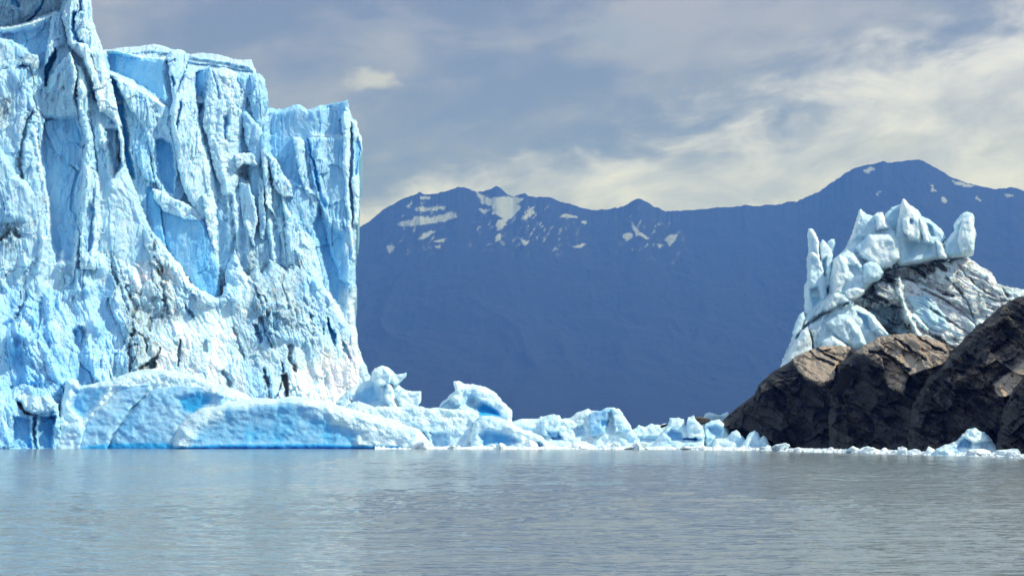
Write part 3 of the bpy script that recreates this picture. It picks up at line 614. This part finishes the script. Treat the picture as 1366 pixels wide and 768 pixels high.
spire(P(1100,400, 1106,360, 1112,345, 1120,338, 1128,330, 1136,312, 1141,295, 1146,280, 1150,279, 1154,284, 1163,287, 1166,286, 1170,283, 1178,282, 1184,296, 1190,305, 1200,312, 1202,330, 1201,348, 1190,356, 1178,362, 1160,385, 1140,400, 1120,420), 0, [
    A(P(1140,330, 1160,312, 1190,312, 1200,320, 1202,345, 1190,356, 1172,360, 1150,345), off=2.4, infl=2.5, w=9, b=.22),
    C(P(1128,325, 1145,312, 1160,315, 1160,330, 1145,345, 1130,338), depth=1.0, w=6, b=.4),
    A(P(1166,286, 1176,281, 1183,295, 1186,305, 1170,308), off=1.5, infl=1.5, w=5, b=.05), L(P(1148,281, 1143,296, 1135,318), amp=.8, w=3, b=0),
    T(P(1156,305, 1185,306, 1180,316, 1158,314), d=.35, w=4)], 76, ew=9, ed=4, th=7, blue=.22)
spire(P(1102,420, 1106,370, 1112,345, 1124,336, 1138,336, 1148,348, 1158,360, 1166,364, 1160,378, 1154,388, 1142,396, 1132,400, 1128,420), -3, [
    C(P(1130,352, 1146,352, 1154,366, 1140,372, 1132,364), depth=1.2, w=5, b=.4), A(P(1128,388, 1140,382, 1154,386, 1155,395, 1140,402, 1128,400), off=1.5, infl=1.5, w=5, b=0),
    A(P(1112,350, 1120,340, 1130,345, 1132,370, 1122,390, 1110,395), off=1.6, infl=1.8, w=6, b=.1)], 77, ew=8, ed=3.5, th=6)
spire(P(1150,378, 1152,352, 1160,348, 1170,350, 1180,362, 1174,372, 1160,378), -4.2, [], 78, ew=6, ed=2.5, th=3, blue=.3)
spire(P(1176,300, 1180,285, 1190,276, 1200,272, 1206,275, 1205,310, 1190,320), 3, [], 79, ew=5, ed=2, th=3, blue=.3)
spire(P(1196,352, 1192,320, 1196,300, 1199,280, 1203,266, 1206,264, 1211,269, 1218,275, 1226,281, 1230,288, 1240,292, 1250,300, 1258,308, 1262,318, 1257,326, 1262,338, 1266,345, 1250,347, 1225,352, 1202,356), -.5, [
    A(P(1199,285, 1203,266, 1207,264, 1216,276, 1228,290, 1232,305, 1228,325, 1212,320, 1204,300), off=1.8, infl=2, w=6, b=.1),
    C(P(1210,294, 1214,290, 1219,291, 1222,297, 1218,302, 1212,301), depth=1.0, w=5, b=.8), A(P(1204,292, 1212,290, 1216,305, 1212,316, 1206,310), off=2.6, infl=1, w=4, b=.0),
    C(P(1203,320, 1230,318, 1248,325, 1246,342, 1206,350), depth=1.0, w=8, b=.5), C(P(1236,295, 1246,302, 1250,316, 1242,318, 1237,308), depth=1.2, w=4, b=.35),
    A(P(1226,288, 1236,300, 1240,322, 1234,324, 1228,305), off=2, infl=1.2, w=3.5, b=0), A(P(1248,320, 1258,325, 1265,345, 1252,345), off=2, infl=1.5, w=5, b=.05)], 80, ew=6, ed=3, th=6, blue=.22)
spire(P(1256,342, 1259,325, 1266,315, 1272,308, 1271,298, 1278,290, 1284,284, 1290,282, 1298,284, 1301,290, 1300,300, 1302,312, 1299,330, 1298,338, 1284,342, 1270,345), -1, [
    A(P(1278,310, 1284,292, 1296,286, 1301,300, 1299,335, 1282,340, 1277,325), off=1.5, infl=1.6, w=6, b=.12, g=.4), T(P(1258,325, 1272,318, 1276,340, 1260,342), b=.45, w=5)], 81, ew=6, ed=2.5, th=4, blue=.2)

# ================================================================== ROCK
rock = tag(empty('rock_outcrop', (60, 205, 0)), 'dark ice-scoured bedrock outcrop with sunlit tan slabs on top, at the right shore', 'rock')
def rock_detail(seed, k=1.0):
    def f(PX, PY, B, Di, G):
        x = PX / 10.0; z = PY / 10.0
        u = (PY - .55 * PX) / 10.0 + .5 * fbm(x / 3, z / 3, seed + 6, 3); v = (PX + .55 * PY) / 10.0
        d = .9 * fbm(x / 4, z / 4, seed + 1, 4) + 1.5 * cells(v / 4.5, u / 2.2, seed + 7, 1.0) + .6 * cells(v / 2.0, u / .8, seed + 2, 1.0) + .3 * cells(x / .9, z / .7, seed + 3, 1.2)
        d = d + .22 * cells(x / .5, z / .4, seed + 9, 1.3) + .12 * fbm(x / .5, z / .4, seed + 4, 3, .7)
        gate = .5 + .8 * sstep((fbm(x / 3.5, z / 3, seed + 31, 3) + .3) / .5)
        return (d * gate + 1.6 * cells(v / 6.5, u / 3.2, seed + 17, 1.1) + .5 * gate * ridged(v / 6, u / .9, seed + 18, 2)) * k * (1 - .45 * np.clip(G, 0, 1))
    return f
kb = lambda off: (lambda px, py: 228 + off + (608 - py) * .11 - np.clip((px - 960) * .12, 0, 60))
relief('rock_slab', P(958,606, 963,560, 980,545, 1005,525, 1012,512, 1030,495, 1045,487, 1060,476, 1075,468, 1095,461, 1110,460, 1132,462, 1150,470, 1160,500, 1200,640, 958,640), kb(8), [
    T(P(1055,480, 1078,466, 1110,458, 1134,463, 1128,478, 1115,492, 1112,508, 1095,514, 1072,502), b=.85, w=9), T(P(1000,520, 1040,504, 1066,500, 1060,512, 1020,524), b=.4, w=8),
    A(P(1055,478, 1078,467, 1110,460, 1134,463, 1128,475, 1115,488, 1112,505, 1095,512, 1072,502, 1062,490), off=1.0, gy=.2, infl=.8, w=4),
    L(P(1080,468, 1092,478, 1112,486), amp=-.8, w=1.4, b=0), L(P(1088,462, 1100,472, 1118,480), amp=-.6, w=1.2, b=0),
    L(P(1012,520, 1040,507, 1062,504), amp=.5, w=1.5), L(P(1070,512, 1090,522), amp=.5, w=1.5), C(P(960,560, 1000,530, 1060,505, 1110,520, 1120,600, 960,600), depth=.6, w=8, b=0)],
    ew=14, ed=5, thick=14, warp=1.2, seed=91, detail=rock_detail(91, .9), mat=ROCK, parent=rock, blue=.12)
relief('rock_slab', P(1108,640, 1105,560, 1108,520, 1114,500, 1118,484, 1135,474, 1150,462, 1170,449, 1190,446, 1215,444, 1235,448, 1258,456, 1275,462, 1290,470, 1320,500, 1340,640), kb(2), [
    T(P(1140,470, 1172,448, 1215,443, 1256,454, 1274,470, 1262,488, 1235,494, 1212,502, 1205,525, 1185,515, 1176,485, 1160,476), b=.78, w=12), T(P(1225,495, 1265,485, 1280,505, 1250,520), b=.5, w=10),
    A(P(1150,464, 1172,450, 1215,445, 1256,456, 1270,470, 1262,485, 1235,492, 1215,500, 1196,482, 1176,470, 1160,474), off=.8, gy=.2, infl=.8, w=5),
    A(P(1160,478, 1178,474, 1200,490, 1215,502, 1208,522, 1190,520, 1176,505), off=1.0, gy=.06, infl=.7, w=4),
    L(P(1160,470, 1178,470, 1196,482, 1212,492), amp=-1.1, w=2.0, b=0), L(P(1195,452, 1215,468, 1235,480), amp=-1.1, w=1.8, b=0), L(P(1225,450, 1245,462, 1262,470), amp=-.9, w=1.6, b=0),
    A(P(1215,500, 1240,490, 1265,490, 1272,505, 1250,515, 1225,515), off=1.6, gy=.06, infl=1, w=5), C(P(1120,490, 1150,485, 1170,520, 1215,540, 1300,530, 1330,600, 1110,600), depth=.8, w=9, b=-.1)],
    ew=13, ed=5, thick=16, warp=1.4, seed=92, detail=rock_detail(92, 1.0), mat=ROCK, parent=rock, blue=.08)
relief('rock_slab', P(1205,640, 1215,540, 1235,505, 1260,480, 1280,458, 1295,440, 1310,428, 1330,412, 1350,400, 1366,393, 1400,380, 1500,350, 1640,330, 1700,640), kb(-3), [
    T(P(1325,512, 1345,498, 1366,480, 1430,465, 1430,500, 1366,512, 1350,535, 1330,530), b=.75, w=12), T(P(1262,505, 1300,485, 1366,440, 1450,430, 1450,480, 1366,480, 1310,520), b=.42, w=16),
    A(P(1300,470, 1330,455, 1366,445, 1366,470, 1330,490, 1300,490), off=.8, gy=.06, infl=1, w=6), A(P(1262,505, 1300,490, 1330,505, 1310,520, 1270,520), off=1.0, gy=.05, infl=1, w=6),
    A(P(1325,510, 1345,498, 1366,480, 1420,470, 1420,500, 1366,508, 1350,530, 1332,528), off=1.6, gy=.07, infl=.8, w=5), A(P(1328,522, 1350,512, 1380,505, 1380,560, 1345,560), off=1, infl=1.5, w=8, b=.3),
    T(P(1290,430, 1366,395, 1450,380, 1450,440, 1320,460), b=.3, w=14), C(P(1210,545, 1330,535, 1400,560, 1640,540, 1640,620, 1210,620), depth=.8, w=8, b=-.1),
    L(P(1345,400, 1366,420, 1400,440), amp=-.8, w=2, b=0), L(P(1280,500, 1300,515, 1330,530), amp=.8, w=2.5)],
    ew=14, ed=6, thick=22, warp=2.2, seed=93, detail=rock_detail(93, 1.1), mat=ROCK, parent=rock, blue=.22)
relief('rock_slab', P(1320,640, 1335,560, 1350,520, 1366,500, 1400,480, 1500,470, 1640,480, 1700,640), kb(-9), [], ew=12, ed=5, thick=14, warp=2, seed=94, detail=rock_detail(94, 1.1), mat=ROCK, parent=rock, blue=.12)

# ================================================================== small pieces of floating ice
import mathutils
def chunk_mesh(seed, sub=3):
    import bmesh
    rnd = random.Random(seed)
    bm = bmesh.new(); bmesh.ops.create_icosphere(bm, subdivisions=sub, radius=1)
    cuts = [(mathutils.Vector((rnd.gauss(0, 1), rnd.gauss(0, 1), rnd.gauss(0, .8))).normalized(), rnd.uniform(.45, .9)) for _ in range(9)]
    off = mathutils.Vector((seed * 3.1, seed * 1.7, 0))
    for v in bm.verts:
        c = v.co.copy()
        for n, dd in cuts:
            t = c.dot(n) - dd
            if t > 0: c -= n * t * .85
        c *= 1 + .28 * mathutils.noise.noise(c * 1.6 + off) + .12 * mathutils.noise.noise(c * 4.5 + off)
        v.co = c
    me = bpy.data.meshes.new('ice_chunk'); bm.to_mesh(me); bm.free()
    a = me.color_attributes.new('w', 'FLOAT_COLOR', 'POINT')
    b = rnd.uniform(0, .35); a.data.foreach_set('color', np.tile([b, 0, 0, 1], len(me.vertices)).astype(np.float32))
    me.materials.append(BRASH)
    return me
protos = [chunk_mesh(i) for i in range(10)]
rnd = random.Random(5)
def wl(px):                                               # distance of the front edge of the brash ice at a column
    xs = [490, 620, 760, 900, 1000, 1080, 1180, 1280, 1366, 1500]; ys = [236, 235, 234, 228, 222, 206, 191, 178, 164, 148]
    return float(np.interp(px, xs, ys))
n = 0
while n < 290:
    px = rnd.choice([rnd.uniform(515, 1040), rnd.uniform(700, 1240), rnd.uniform(1040, 1380)])
    y = wl(px) + abs(rnd.gauss(0, 1)) * (2.0 if px < 1040 else 1.3)
    s = min(1.9, .16 + rnd.expovariate(3.4)) * (1.0 if px < 1040 else .7)
    o = bpy.data.objects.new('ice_chunk', protos[rnd.randrange(10)]); COL.objects.link(o)
    o.location = ((px - CX) * y / F, y, s * rnd.uniform(-.05, .3)); o.rotation_euler = (rnd.uniform(-.5, .5), rnd.uniform(-.5, .5), rnd.uniform(0, 6.3))
    o.scale = (s * rnd.uniform(.8, 1.8), s, s * rnd.choice([rnd.uniform(.3, .6), rnd.uniform(.6, 1.2)]) * min(1, .9 / s))
    tag(o, 'small white chunk of brash ice floating in the crowded line at the waterline', 'ice chunk', 'brash ice chunks along the waterline')
    n += 1
# one slushy sheet of crushed ice the chunks float in
def slush():
    nx, ny = 1400, 26
    px = np.linspace(500, 1560, nx); V = []; 
    yl = np.array([wl(p) for p in px])
    PXg, Tg = np.meshgrid(px, np.linspace(0, 1, ny))
    Yg = (yl - 1.0 + 1.6 * fbm(px / 26, px * 0, 71, 4, .6) - np.clip((px - 1040) / 60, 0, 1) * .6)[None, :] + Tg * 13
    Xg = (PXg - CX) * Yg / F
    edge = sstep(Tg / .08)
    hmin = -.06 + (.12 + .55 * np.clip((1 - worley(Xg / .7, Yg / .7, 81)) - .35, 0, 1) + .18 * np.clip(fbm(Xg / 2.2, Yg / 2.2, 82, 3), -1, 1)) * edge
    hmin = hmin - .18 * sstep((fbm(PXg / 18, Tg * 4, 83, 3) - .25) / .2)
    V = np.stack([Xg, Yg, hmin], -1).reshape(-1, 3)
    I = np.arange(nx * ny).reshape(ny, nx)
    Fq = np.stack([I[:-1, :-1], I[:-1, 1:], I[1:, 1:], I[1:, :-1]], -1).reshape(-1, 4)
    at = np.tile([0.05, 0, 0, 1], (len(V), 1))
    o = link('brash_ice', mesh_np('brash_ice', V, Fq, at), BRASH)
    tag(o, 'crushed white brash ice floating along the foot of the icebergs and rock', 'brash ice', None, 'stuff')
slush()

# ================================================================== MOUNTAINS
crest = P(-900,470, -200,430, 0,400, 200,370, 350,350, 440,330, 475,306, 490,297, 510,281, 530,269, 545,262, 553,260, 560,256, 566,260, 580,259, 596,255, 611,249, 622,251, 632,255, 645,256, 655,252, 662,249, 668,251, 676,259, 684,263, 692,261, 700,258, 706,262, 714,264, 722,262, 732,264, 745,268, 760,272, 775,278, 790,281, 805,280, 825,277, 838,272, 848,266, 854,265, 862,269, 872,276, 888,282, 905,281, 925,281, 945,278, 965,277, 988,275, 995,273, 1002,275, 1020,274, 1042,272, 1050,270, 1064,268, 1080,262, 1092,256, 1105,246, 1118,238, 1130,230, 1142,224, 1152,221, 1168,219, 1178,215, 1186,217, 1200,216, 1220,213, 1232,215, 1245,222, 1258,230, 1272,238, 1290,244, 1310,249, 1328,252, 1342,252, 1350,249, 1358,251, 1366,255, 1400,262, 1500,285, 1700,330, 2200,420, 2600,470)
snowp = [P(531,296, 548,294, 556,288, 575,290, 598,284, 611,283, 609,290, 592,295, 575,298, 560,300, 548,301, 532,300), P(553,280, 558,275, 575,277, 592,276, 594,280, 575,281), P(560,264, 573,262, 574,265, 562,267),
    P(556,321, 565,310, 576,307, 580,309, 570,316), P(578,323, 588,319, 598,318, 590,324), P(515,328, 523,327, 526,331, 520,338), P(545,270, 549,268, 547,277, 544,276),
    P(635,254, 645,261, 655,266, 668,262, 690,263, 698,266, 690,272, 693,278, 686,290, 675,294, 672,305, 664,308, 661,300, 670,292, 660,285, 657,275, 644,271, 637,262), P(694,291, 703,282, 714,276, 711,286, 699,292), P(640,278, 652,280, 648,286),
    P(660,320, 665,312, 670,313, 668,321, 662,322), P(691,317, 697,318, 705,324, 701,326), P(748,285, 768,287, 771,291, 750,290), P(762,329, 778,325, 781,327, 767,331), P(772,297, 782,294, 780,299),
    P(840,295, 846,301, 852,308, 865,318, 862,319, 848,312), P(830,314, 840,310, 843,316, 835,322), P(888,320, 894,313, 903,312, 901,321, 893,327), P(878,326, 882,327, 881,331), P(580,329, 588,328, 586,332),
    P(1151,227, 1160,222, 1168,224, 1158,232), P(1241,245, 1249,255, 1244,256), P(1256,262, 1264,265, 1263,272, 1256,270), P(1270,240, 1300,247, 1290,250, 1272,245), P(1168,257, 1176,255, 1172,259), P(1300,262, 1310,266, 1306,268), P(1340,258,1352,262,1345,264)]
def mountains():
    px = np.concatenate([np.arange(-900, 440, 12.0), np.arange(440, 1400, 1.3), np.arange(1400, 2600, 12.0)])
    c = np.array(crest); cr = np.interp(px, c[:, 0], c[:, 1])
    cr0 = cr; cr = cr + (2.2 * fbm(px / 11, px * 0, 91, 5, .65) - .8 * ridged(px / 7, px * 0, 94, 3)) * (px > 440)
    tt = np.concatenate([np.linspace(0, 1, 330) ** .9, 1 + np.linspace(.02, .6, 14)])
    PXm, Tm = np.meshgrid(px, tt)
    Yc, Ys = 9000.0, 5600.0
    Y = Ys + (Yc - Ys) * Tm
    zc = CH + (HY - cr0) / F * Yc; dz_ = -(cr - cr0) / F * Yc
    X = (PXm - CX) / F * Y
    prof = np.where(Tm <= 1, .30 * Tm + .70 * Tm ** 1.7, 1 - (Tm - 1) * 1.1)
    ug = np.arange(-900, 2600, 4.0); kk = np.exp(-(np.arange(-40, 41) / 14.0) ** 2); kk /= kk.sum()
    zs = np.interp(px, ug, np.convolve(np.pad(np.interp(ug, px, zc), 40, mode='edge'), kk, 'valid'))
    Z = (zs[None, :] + (zc - zs)[None, :] * sstep((Tm - .55) / .42)) * prof
    sp = ridged(X / 900 + .3 * fbm(X / 700, Y / 700, 95, 2), Y / 2600, 92, 5, .55)
    amp = 85 * np.clip(Tm * 2, 0, 1) * np.clip((1 - Tm) * 2.2, 0, 1)
    Z = Z + amp * sp + 15 * np.clip((1 - Tm) * 12, 0, 1) * np.clip(Tm * 3, 0, 1) * ridged(X / 130, Y / 220, 93, 4, .6)
    Z = Z + dz_[None, :] * sstep((Tm - .86) / .12)
    Z[0, :] = -20
    # nothing nearer may rise over the crest line as seen from here
    lim = (zc[None, :] + dz_[None, :] * sstep((Tm - .86) / .12) - CH) / Yc * Y * .997 + CH
    Z = np.where(Tm < 1, np.minimum(Z, lim - 4 * (1 - Tm)), Z)
    ppy = HY - (Z - CH) / Y * F
    sn = np.zeros(PXm.shape)
    wx = PXm + 5 * fbm(PXm / 8, ppy / 5, 96, 4, .7); wy = ppy + 3.4 * fbm(PXm / 7, ppy / 5, 97, 4, .7)
    ok = (Tm > .3) & (Tm <= 1)
    for p in snowp:
        s = np.full(PXm.shape, -9.0); q = np.array(p, float)
        m = ok & (PXm > q[:, 0].min() - 4) & (PXm < q[:, 0].max() + 4) & (ppy > q[:, 1].min() - 4) & (ppy < q[:, 1].max() + 4)
        if m.any():
            d = seg_dist(wx[m], wy[m], q); s[m] = np.where(inside(wx[m], wy[m], q), d, -d)
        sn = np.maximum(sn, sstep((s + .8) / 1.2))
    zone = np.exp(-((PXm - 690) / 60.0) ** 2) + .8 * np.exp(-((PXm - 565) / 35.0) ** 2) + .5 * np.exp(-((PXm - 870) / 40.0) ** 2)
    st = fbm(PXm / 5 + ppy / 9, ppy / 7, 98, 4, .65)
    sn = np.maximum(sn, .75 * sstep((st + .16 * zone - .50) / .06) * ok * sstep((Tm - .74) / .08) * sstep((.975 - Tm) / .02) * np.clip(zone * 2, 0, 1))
    I = np.arange(PXm.size).reshape(PXm.shape)
    Fq = np.stack([I[:-1, :-1], I[:-1, 1:], I[1:, 1:], I[1:, :-1]], -1).reshape(-1, 4)
    at = np.stack([sn, sn * 0, sn * 0, sn * 0 + 1], -1).reshape(-1, 4)
    m, n = nt_mat('mountain_rock'); t = NT(n)
    g = t.new('ShaderNodeNewGeometry'); pos = g.outputs['Position']
    atn = t.new('ShaderNodeAttribute', attribute_name='w'); sp_ = t.new('ShaderNodeSeparateColor', ins={0: atn.outputs['Color']})
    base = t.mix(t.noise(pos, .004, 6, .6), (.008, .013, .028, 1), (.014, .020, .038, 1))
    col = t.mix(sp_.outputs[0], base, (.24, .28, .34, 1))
    p = t.new('ShaderNodeBsdfPrincipled', ins={'Base Color': col, 'Roughness': .95, 'Specular IOR Level': .1})
    t.new('ShaderNodeOutputMaterial', ins={0: p.outputs[0]})
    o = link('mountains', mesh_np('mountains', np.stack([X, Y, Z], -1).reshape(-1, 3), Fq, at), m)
    tag(o, 'dark blue mountain range with snow patches across the lake', 'mountains', None, 'structure')
mountains()

# ================================================================== WATER
def water():
    m, n = nt_mat('glacial_lake_water'); t = NT(n)
    g = t.new('ShaderNodeNewGeometry'); pos = g.outputs['Position']
    h = t.math('ADD', t.math('MULTIPLY', t.noise(t.scale(pos, .6, 1.4, 1), 2.6, 2, .5), .30), t.math('MULTIPLY', t.noise(t.scale(pos, .45, 1.7, 1), 1.1, 3, .55), .9))
    bm = t.new('ShaderNodeBump', ins={'Strength': 1.0, 'Distance': .18, 'Height': h})
    c = t.mix(t.noise(pos, .05, 3), (.19, .235, .262, 1), (.22, .262, .29, 1))
    p = t.new('ShaderNodeBsdfPrincipled', ins={'Base Color': c, 'Roughness': .10, 'IOR': 1.333, 'Normal': bm.outputs[0]})
    t.new('ShaderNodeOutputMaterial', ins={0: p.outputs[0]})
    # near water with modelled wavelets, in a fan that follows the view, then out to the far shore
    py = np.concatenate([np.linspace(860, 640, 420), np.linspace(639.6, 590, 220)])
    Yr = CH * F / (py - HY)
    Yr = np.concatenate([Yr, [420, 700, 1200, 2500, 5000, 9500, 15000]])
    u = np.linspace(-.62, .62, 1300)
    U, Yg = np.meshgrid(u, Yr); X = U * Yg
    fade = np.clip(1.2 - Yg / 330, 0, 1)
    wx = X + .8 * vn(X / 6, Yg / 6, 31); 
    Z = .034 * ridged(wx / 2.6, Yg / 1.1, 33, 3, .55) + .03 * fbm(X / 7, Yg / 3.2, 35, 2) + .020 * fbm(wx / .9, Yg / .42, 36, 3, .6) * np.clip(1.5 - Yg / 110, 0, 1) + .025 * np.clip(ridged(wx / 1.5, Yg / .8, 38, 2) - .35, 0, 1)
    gust = .7 + .7 * fbm(X / 22, Yg / 30, 37, 3)
    Z = Z * fade * gust * 1.75
    Z[-7:] = 0
    # widen the ends so the sheet reaches well past the sides
    X[:, 0] -= 4000; X[:, -1] += 4000
    I = np.arange(X.size).reshape(X.shape)
    Fq = np.stack([I[:-1, :-1], I[:-1, 1:], I[1:, 1:], I[1:, :-1]], -1).reshape(-1, 4)
    V = np.stack([X, Yg, Z], -1).reshape(-1, 3)
    # apron behind and under the camera
    nb = len(V); y0 = float(Yr[0])
    V = np.concatenate([V, [[X[0, 0], -400, 0], [X[0, -1], -400, 0]]])
    o = link('water', mesh_np('water', V, np.concatenate([Fq, [[nb, nb + 1, I[0, -1], I[0, 0]]]]), None, True), m)
    tag(o, 'rippled grey-blue milky lake water in the foreground', 'water', None, 'structure')
water()

# ================================================================== HAZE
def haze():
    m, n = nt_mat('haze_air'); t = NT(n)
    v = t.new('ShaderNodeVolumePrincipled')
    v.inputs['Color'].default_value = (.08, .232, 1.0, 1); v.inputs['Density'].default_value = 1.35e-4
    v.inputs['Absorption Color'].default_value = (1, 1, 1, 1); v.inputs['Anisotropy'].default_value = 0.0
    o = t.new('ShaderNodeOutputMaterial'); n.links.new(v.outputs[0], o.inputs['Volume'])
    x, y0, y1, z0, z1 = 15500, -450, 15100, -21.5, 1750
    V = [(-x, y0, z0), (x, y0, z0), (x, y1, z0), (-x, y1, z0), (-x, y0, z1), (x, y0, z1), (x, y1, z1), (-x, y1, z1)]
    Fq = [(0, 3, 2, 1), (4, 5, 6, 7), (0, 1, 5, 4), (1, 2, 6, 5), (2, 3, 7, 6), (3, 0, 4, 7)]
    o = link('haze', mesh_np('haze', V, Fq), m)
    tag(o, 'blue air haze in front of the far mountains', 'haze', None, 'stuff')
haze()

# ================================================================== LIGHT
SUN_EL, SUN_AZ = 48.0, 96.5        # azimuth clockwise from +Y (view direction)
sd = mathutils.Vector((math.sin(R(SUN_AZ)) * math.cos(R(SUN_EL)), math.cos(R(SUN_AZ)) * math.cos(R(SUN_EL)), math.sin(R(SUN_EL))))
ld = bpy.data.lights.new('sun', 'SUN'); ld.energy = 4.3; ld.angle = R(.53); ld.color = (1, .965, .90)
lo = bpy.data.objects.new('sun', ld); COL.objects.link(lo); lo.rotation_euler = sd.to_track_quat('Z', 'Y').to_euler(); lo.location = sd * 500

W = bpy.data.worlds.new('World'); S.world = W; W.use_nodes = True
n = W.node_tree; n.nodes.clear(); t = NT(n)
tc = t.new('ShaderNodeTexCoord'); dirv = tc.outputs['Generated']
sx = t.new('ShaderNodeSeparateXYZ', ins={0: dirv}); dx, dy, dz = sx.outputs
sky = t.new('ShaderNodeTexSky'); sky.sky_type = 'NISHITA'; sky.sun_disc = False; sky.sun_elevation = R(SUN_EL); sky.sun_rotation = R(SUN_AZ)
mp = t.new('ShaderNodeMapping'); t.set(mp, 'Vector', dirv); mp.inputs['Rotation'].default_value = (0, R(7), 0)
rdir = mp.outputs[0]
n1 = t.noise(t.scale(rdir, 5.5, 5.5, 15), 1.0, 6, .55, .3)
n2 = t.noise(t.scale(rdir, 15, 15, 34), 1.0, 8, .6, .35)
n4 = t.noise(t.scale(rdir, 45, 45, 110), 1.0, 5, .6, .3)
n3 = t.noise(t.scale(dirv, 3, 3, 9), 1.0, 3, .5)
# bright band low on the right, dull grey sheet above it
vb = t.math('ADD', .160, t.math('MULTIPLY', dx, .26))
e = t.math('SUBTRACT', vb, dz)
e = t.math('ADD', e, t.math('MULTIPLY', t.math('SUBTRACT', n1, .5), .12))
e = t.math('ADD', e, t.math('MULTIPLY', t.math('SUBTRACT', n2, .5), .085))
e = t.math('ADD', e, t.math('MULTIPLY', t.math('SUBTRACT', n4, .5), .02))
band = t.ramp(e, -.018, .022)
g = t.ramp(t.math('ADD', t.math('MULTIPLY', n1, .6), t.math('MULTIPLY', n2, .4)), .40, .60)
dark = t.mix(g, (.115, .130, .18, 1), (.25, .25, .29, 1))
dark = t.mix(t.ramp(dz, .17, .30), dark, t.mix(g, (.135, .145, .205, 1), (.36, .34, .385, 1)))
br = t.mix(t.ramp(n2, .3, .7), (.36, .37, .48, 1), (.69, .695, .92, 1))
br = t.mix(t.ramp(dz, .20, .12), br, t.mix(1.0, br, (.93, .97, 1.16, 1), 'MULTIPLY'))
cl = t.mix(band, dark, br)
# a small bright cloud
def blob(px, py, sxw, syw):
    u, v = (px - CX) / F, (HY - py) / F
    L_ = math.sqrt(u * u + 1 + v * v)
    a = t.math('DIVIDE', t.math('SUBTRACT', dx, u / L_), sxw); b = t.math('DIVIDE', t.math('SUBTRACT', dz, v / L_), syw)
    d = t.math('ADD', t.math('MULTIPLY', a, a), t.math('MULTIPLY', b, b))
    d = t.math('ADD', d, t.math('MULTIPLY', t.math('SUBTRACT', n4, .5), 5.0))
    return t.math('MULTIPLY', t.math('SUBTRACT', 1.0, t.ramp(d, -.4, 1.6)), t.math('GREATER_THAN', dy, 0))
cl = t.mix(t.math('MULTIPLY', blob(500, 106, .016, .007), .6), cl, (.66, .65, .62, 1))
cl = t.mix(t.math('MULTIPLY', blob(830, 45, .03, .012), .45), cl, (.25, .29, .38, 1))
cl = t.mix(t.math('MULTIPLY', blob(1190, 192, .022, .006), .5), cl, (.40, .42, .43, 1))
cl = t.mix(t.math('MULTIPLY', blob(1350, 195, .016, .007), .6), cl, (.36, .38, .42, 1))
# overhead and behind the camera: brighter broken cloud with blue gaps
up = t.ramp(dz, .30, .60); bk = t.ramp(t.math('MULTIPLY', dy, -1), -.25, .3)
away = t.math('MAXIMUM', up, bk)
gap = t.ramp(n3, .42, .60)
bright = t.mix(gap, (.50, .54, .60, 1), (.22, .42, .74, 1))
cl = t.mix(away, cl, bright)
b1 = t.new('ShaderNodeBackground', ins={'Color': cl, 'Strength': 1.0})
b2 = t.new('ShaderNodeBackground', ins={'Color': sky.outputs[0], 'Strength': .04})
ad = t.new('ShaderNodeAddShader'); n.links.new(b1.outputs[0], ad.inputs[0]); n.links.new(b2.outputs[0], ad.inputs[1])
wo = t.new('ShaderNodeOutputWorld'); n.links.new(ad.outputs[0], wo.inputs[0])

# ================================================================== CAMERA
cd = bpy.data.cameras.new('camera'); cam = bpy.data.objects.new('camera', cd); COL.objects.link(cam)
cam.location = (0, 0, CH); cam.rotation_euler = (R(90), 0, 0)
cd.sensor_width = 36; cd.lens = 36 * F / 1366; cd.shift_y = (HY - 384) / 1366; cd.clip_start = .5; cd.clip_end = 60000
S.camera = cam
S.render.engine = 'CYCLES'
S.view_settings.view_transform = 'Standard'; S.view_settings.look = 'None'; S.view_settings.exposure = 0; S.view_settings.gamma = 1
cy = S.cycles
cy.use_denoising = True; cy.max_bounces = 6; cy.diffuse_bounces = 4; cy.volume_bounces = 0; cy.sample_clamp_indirect = 4
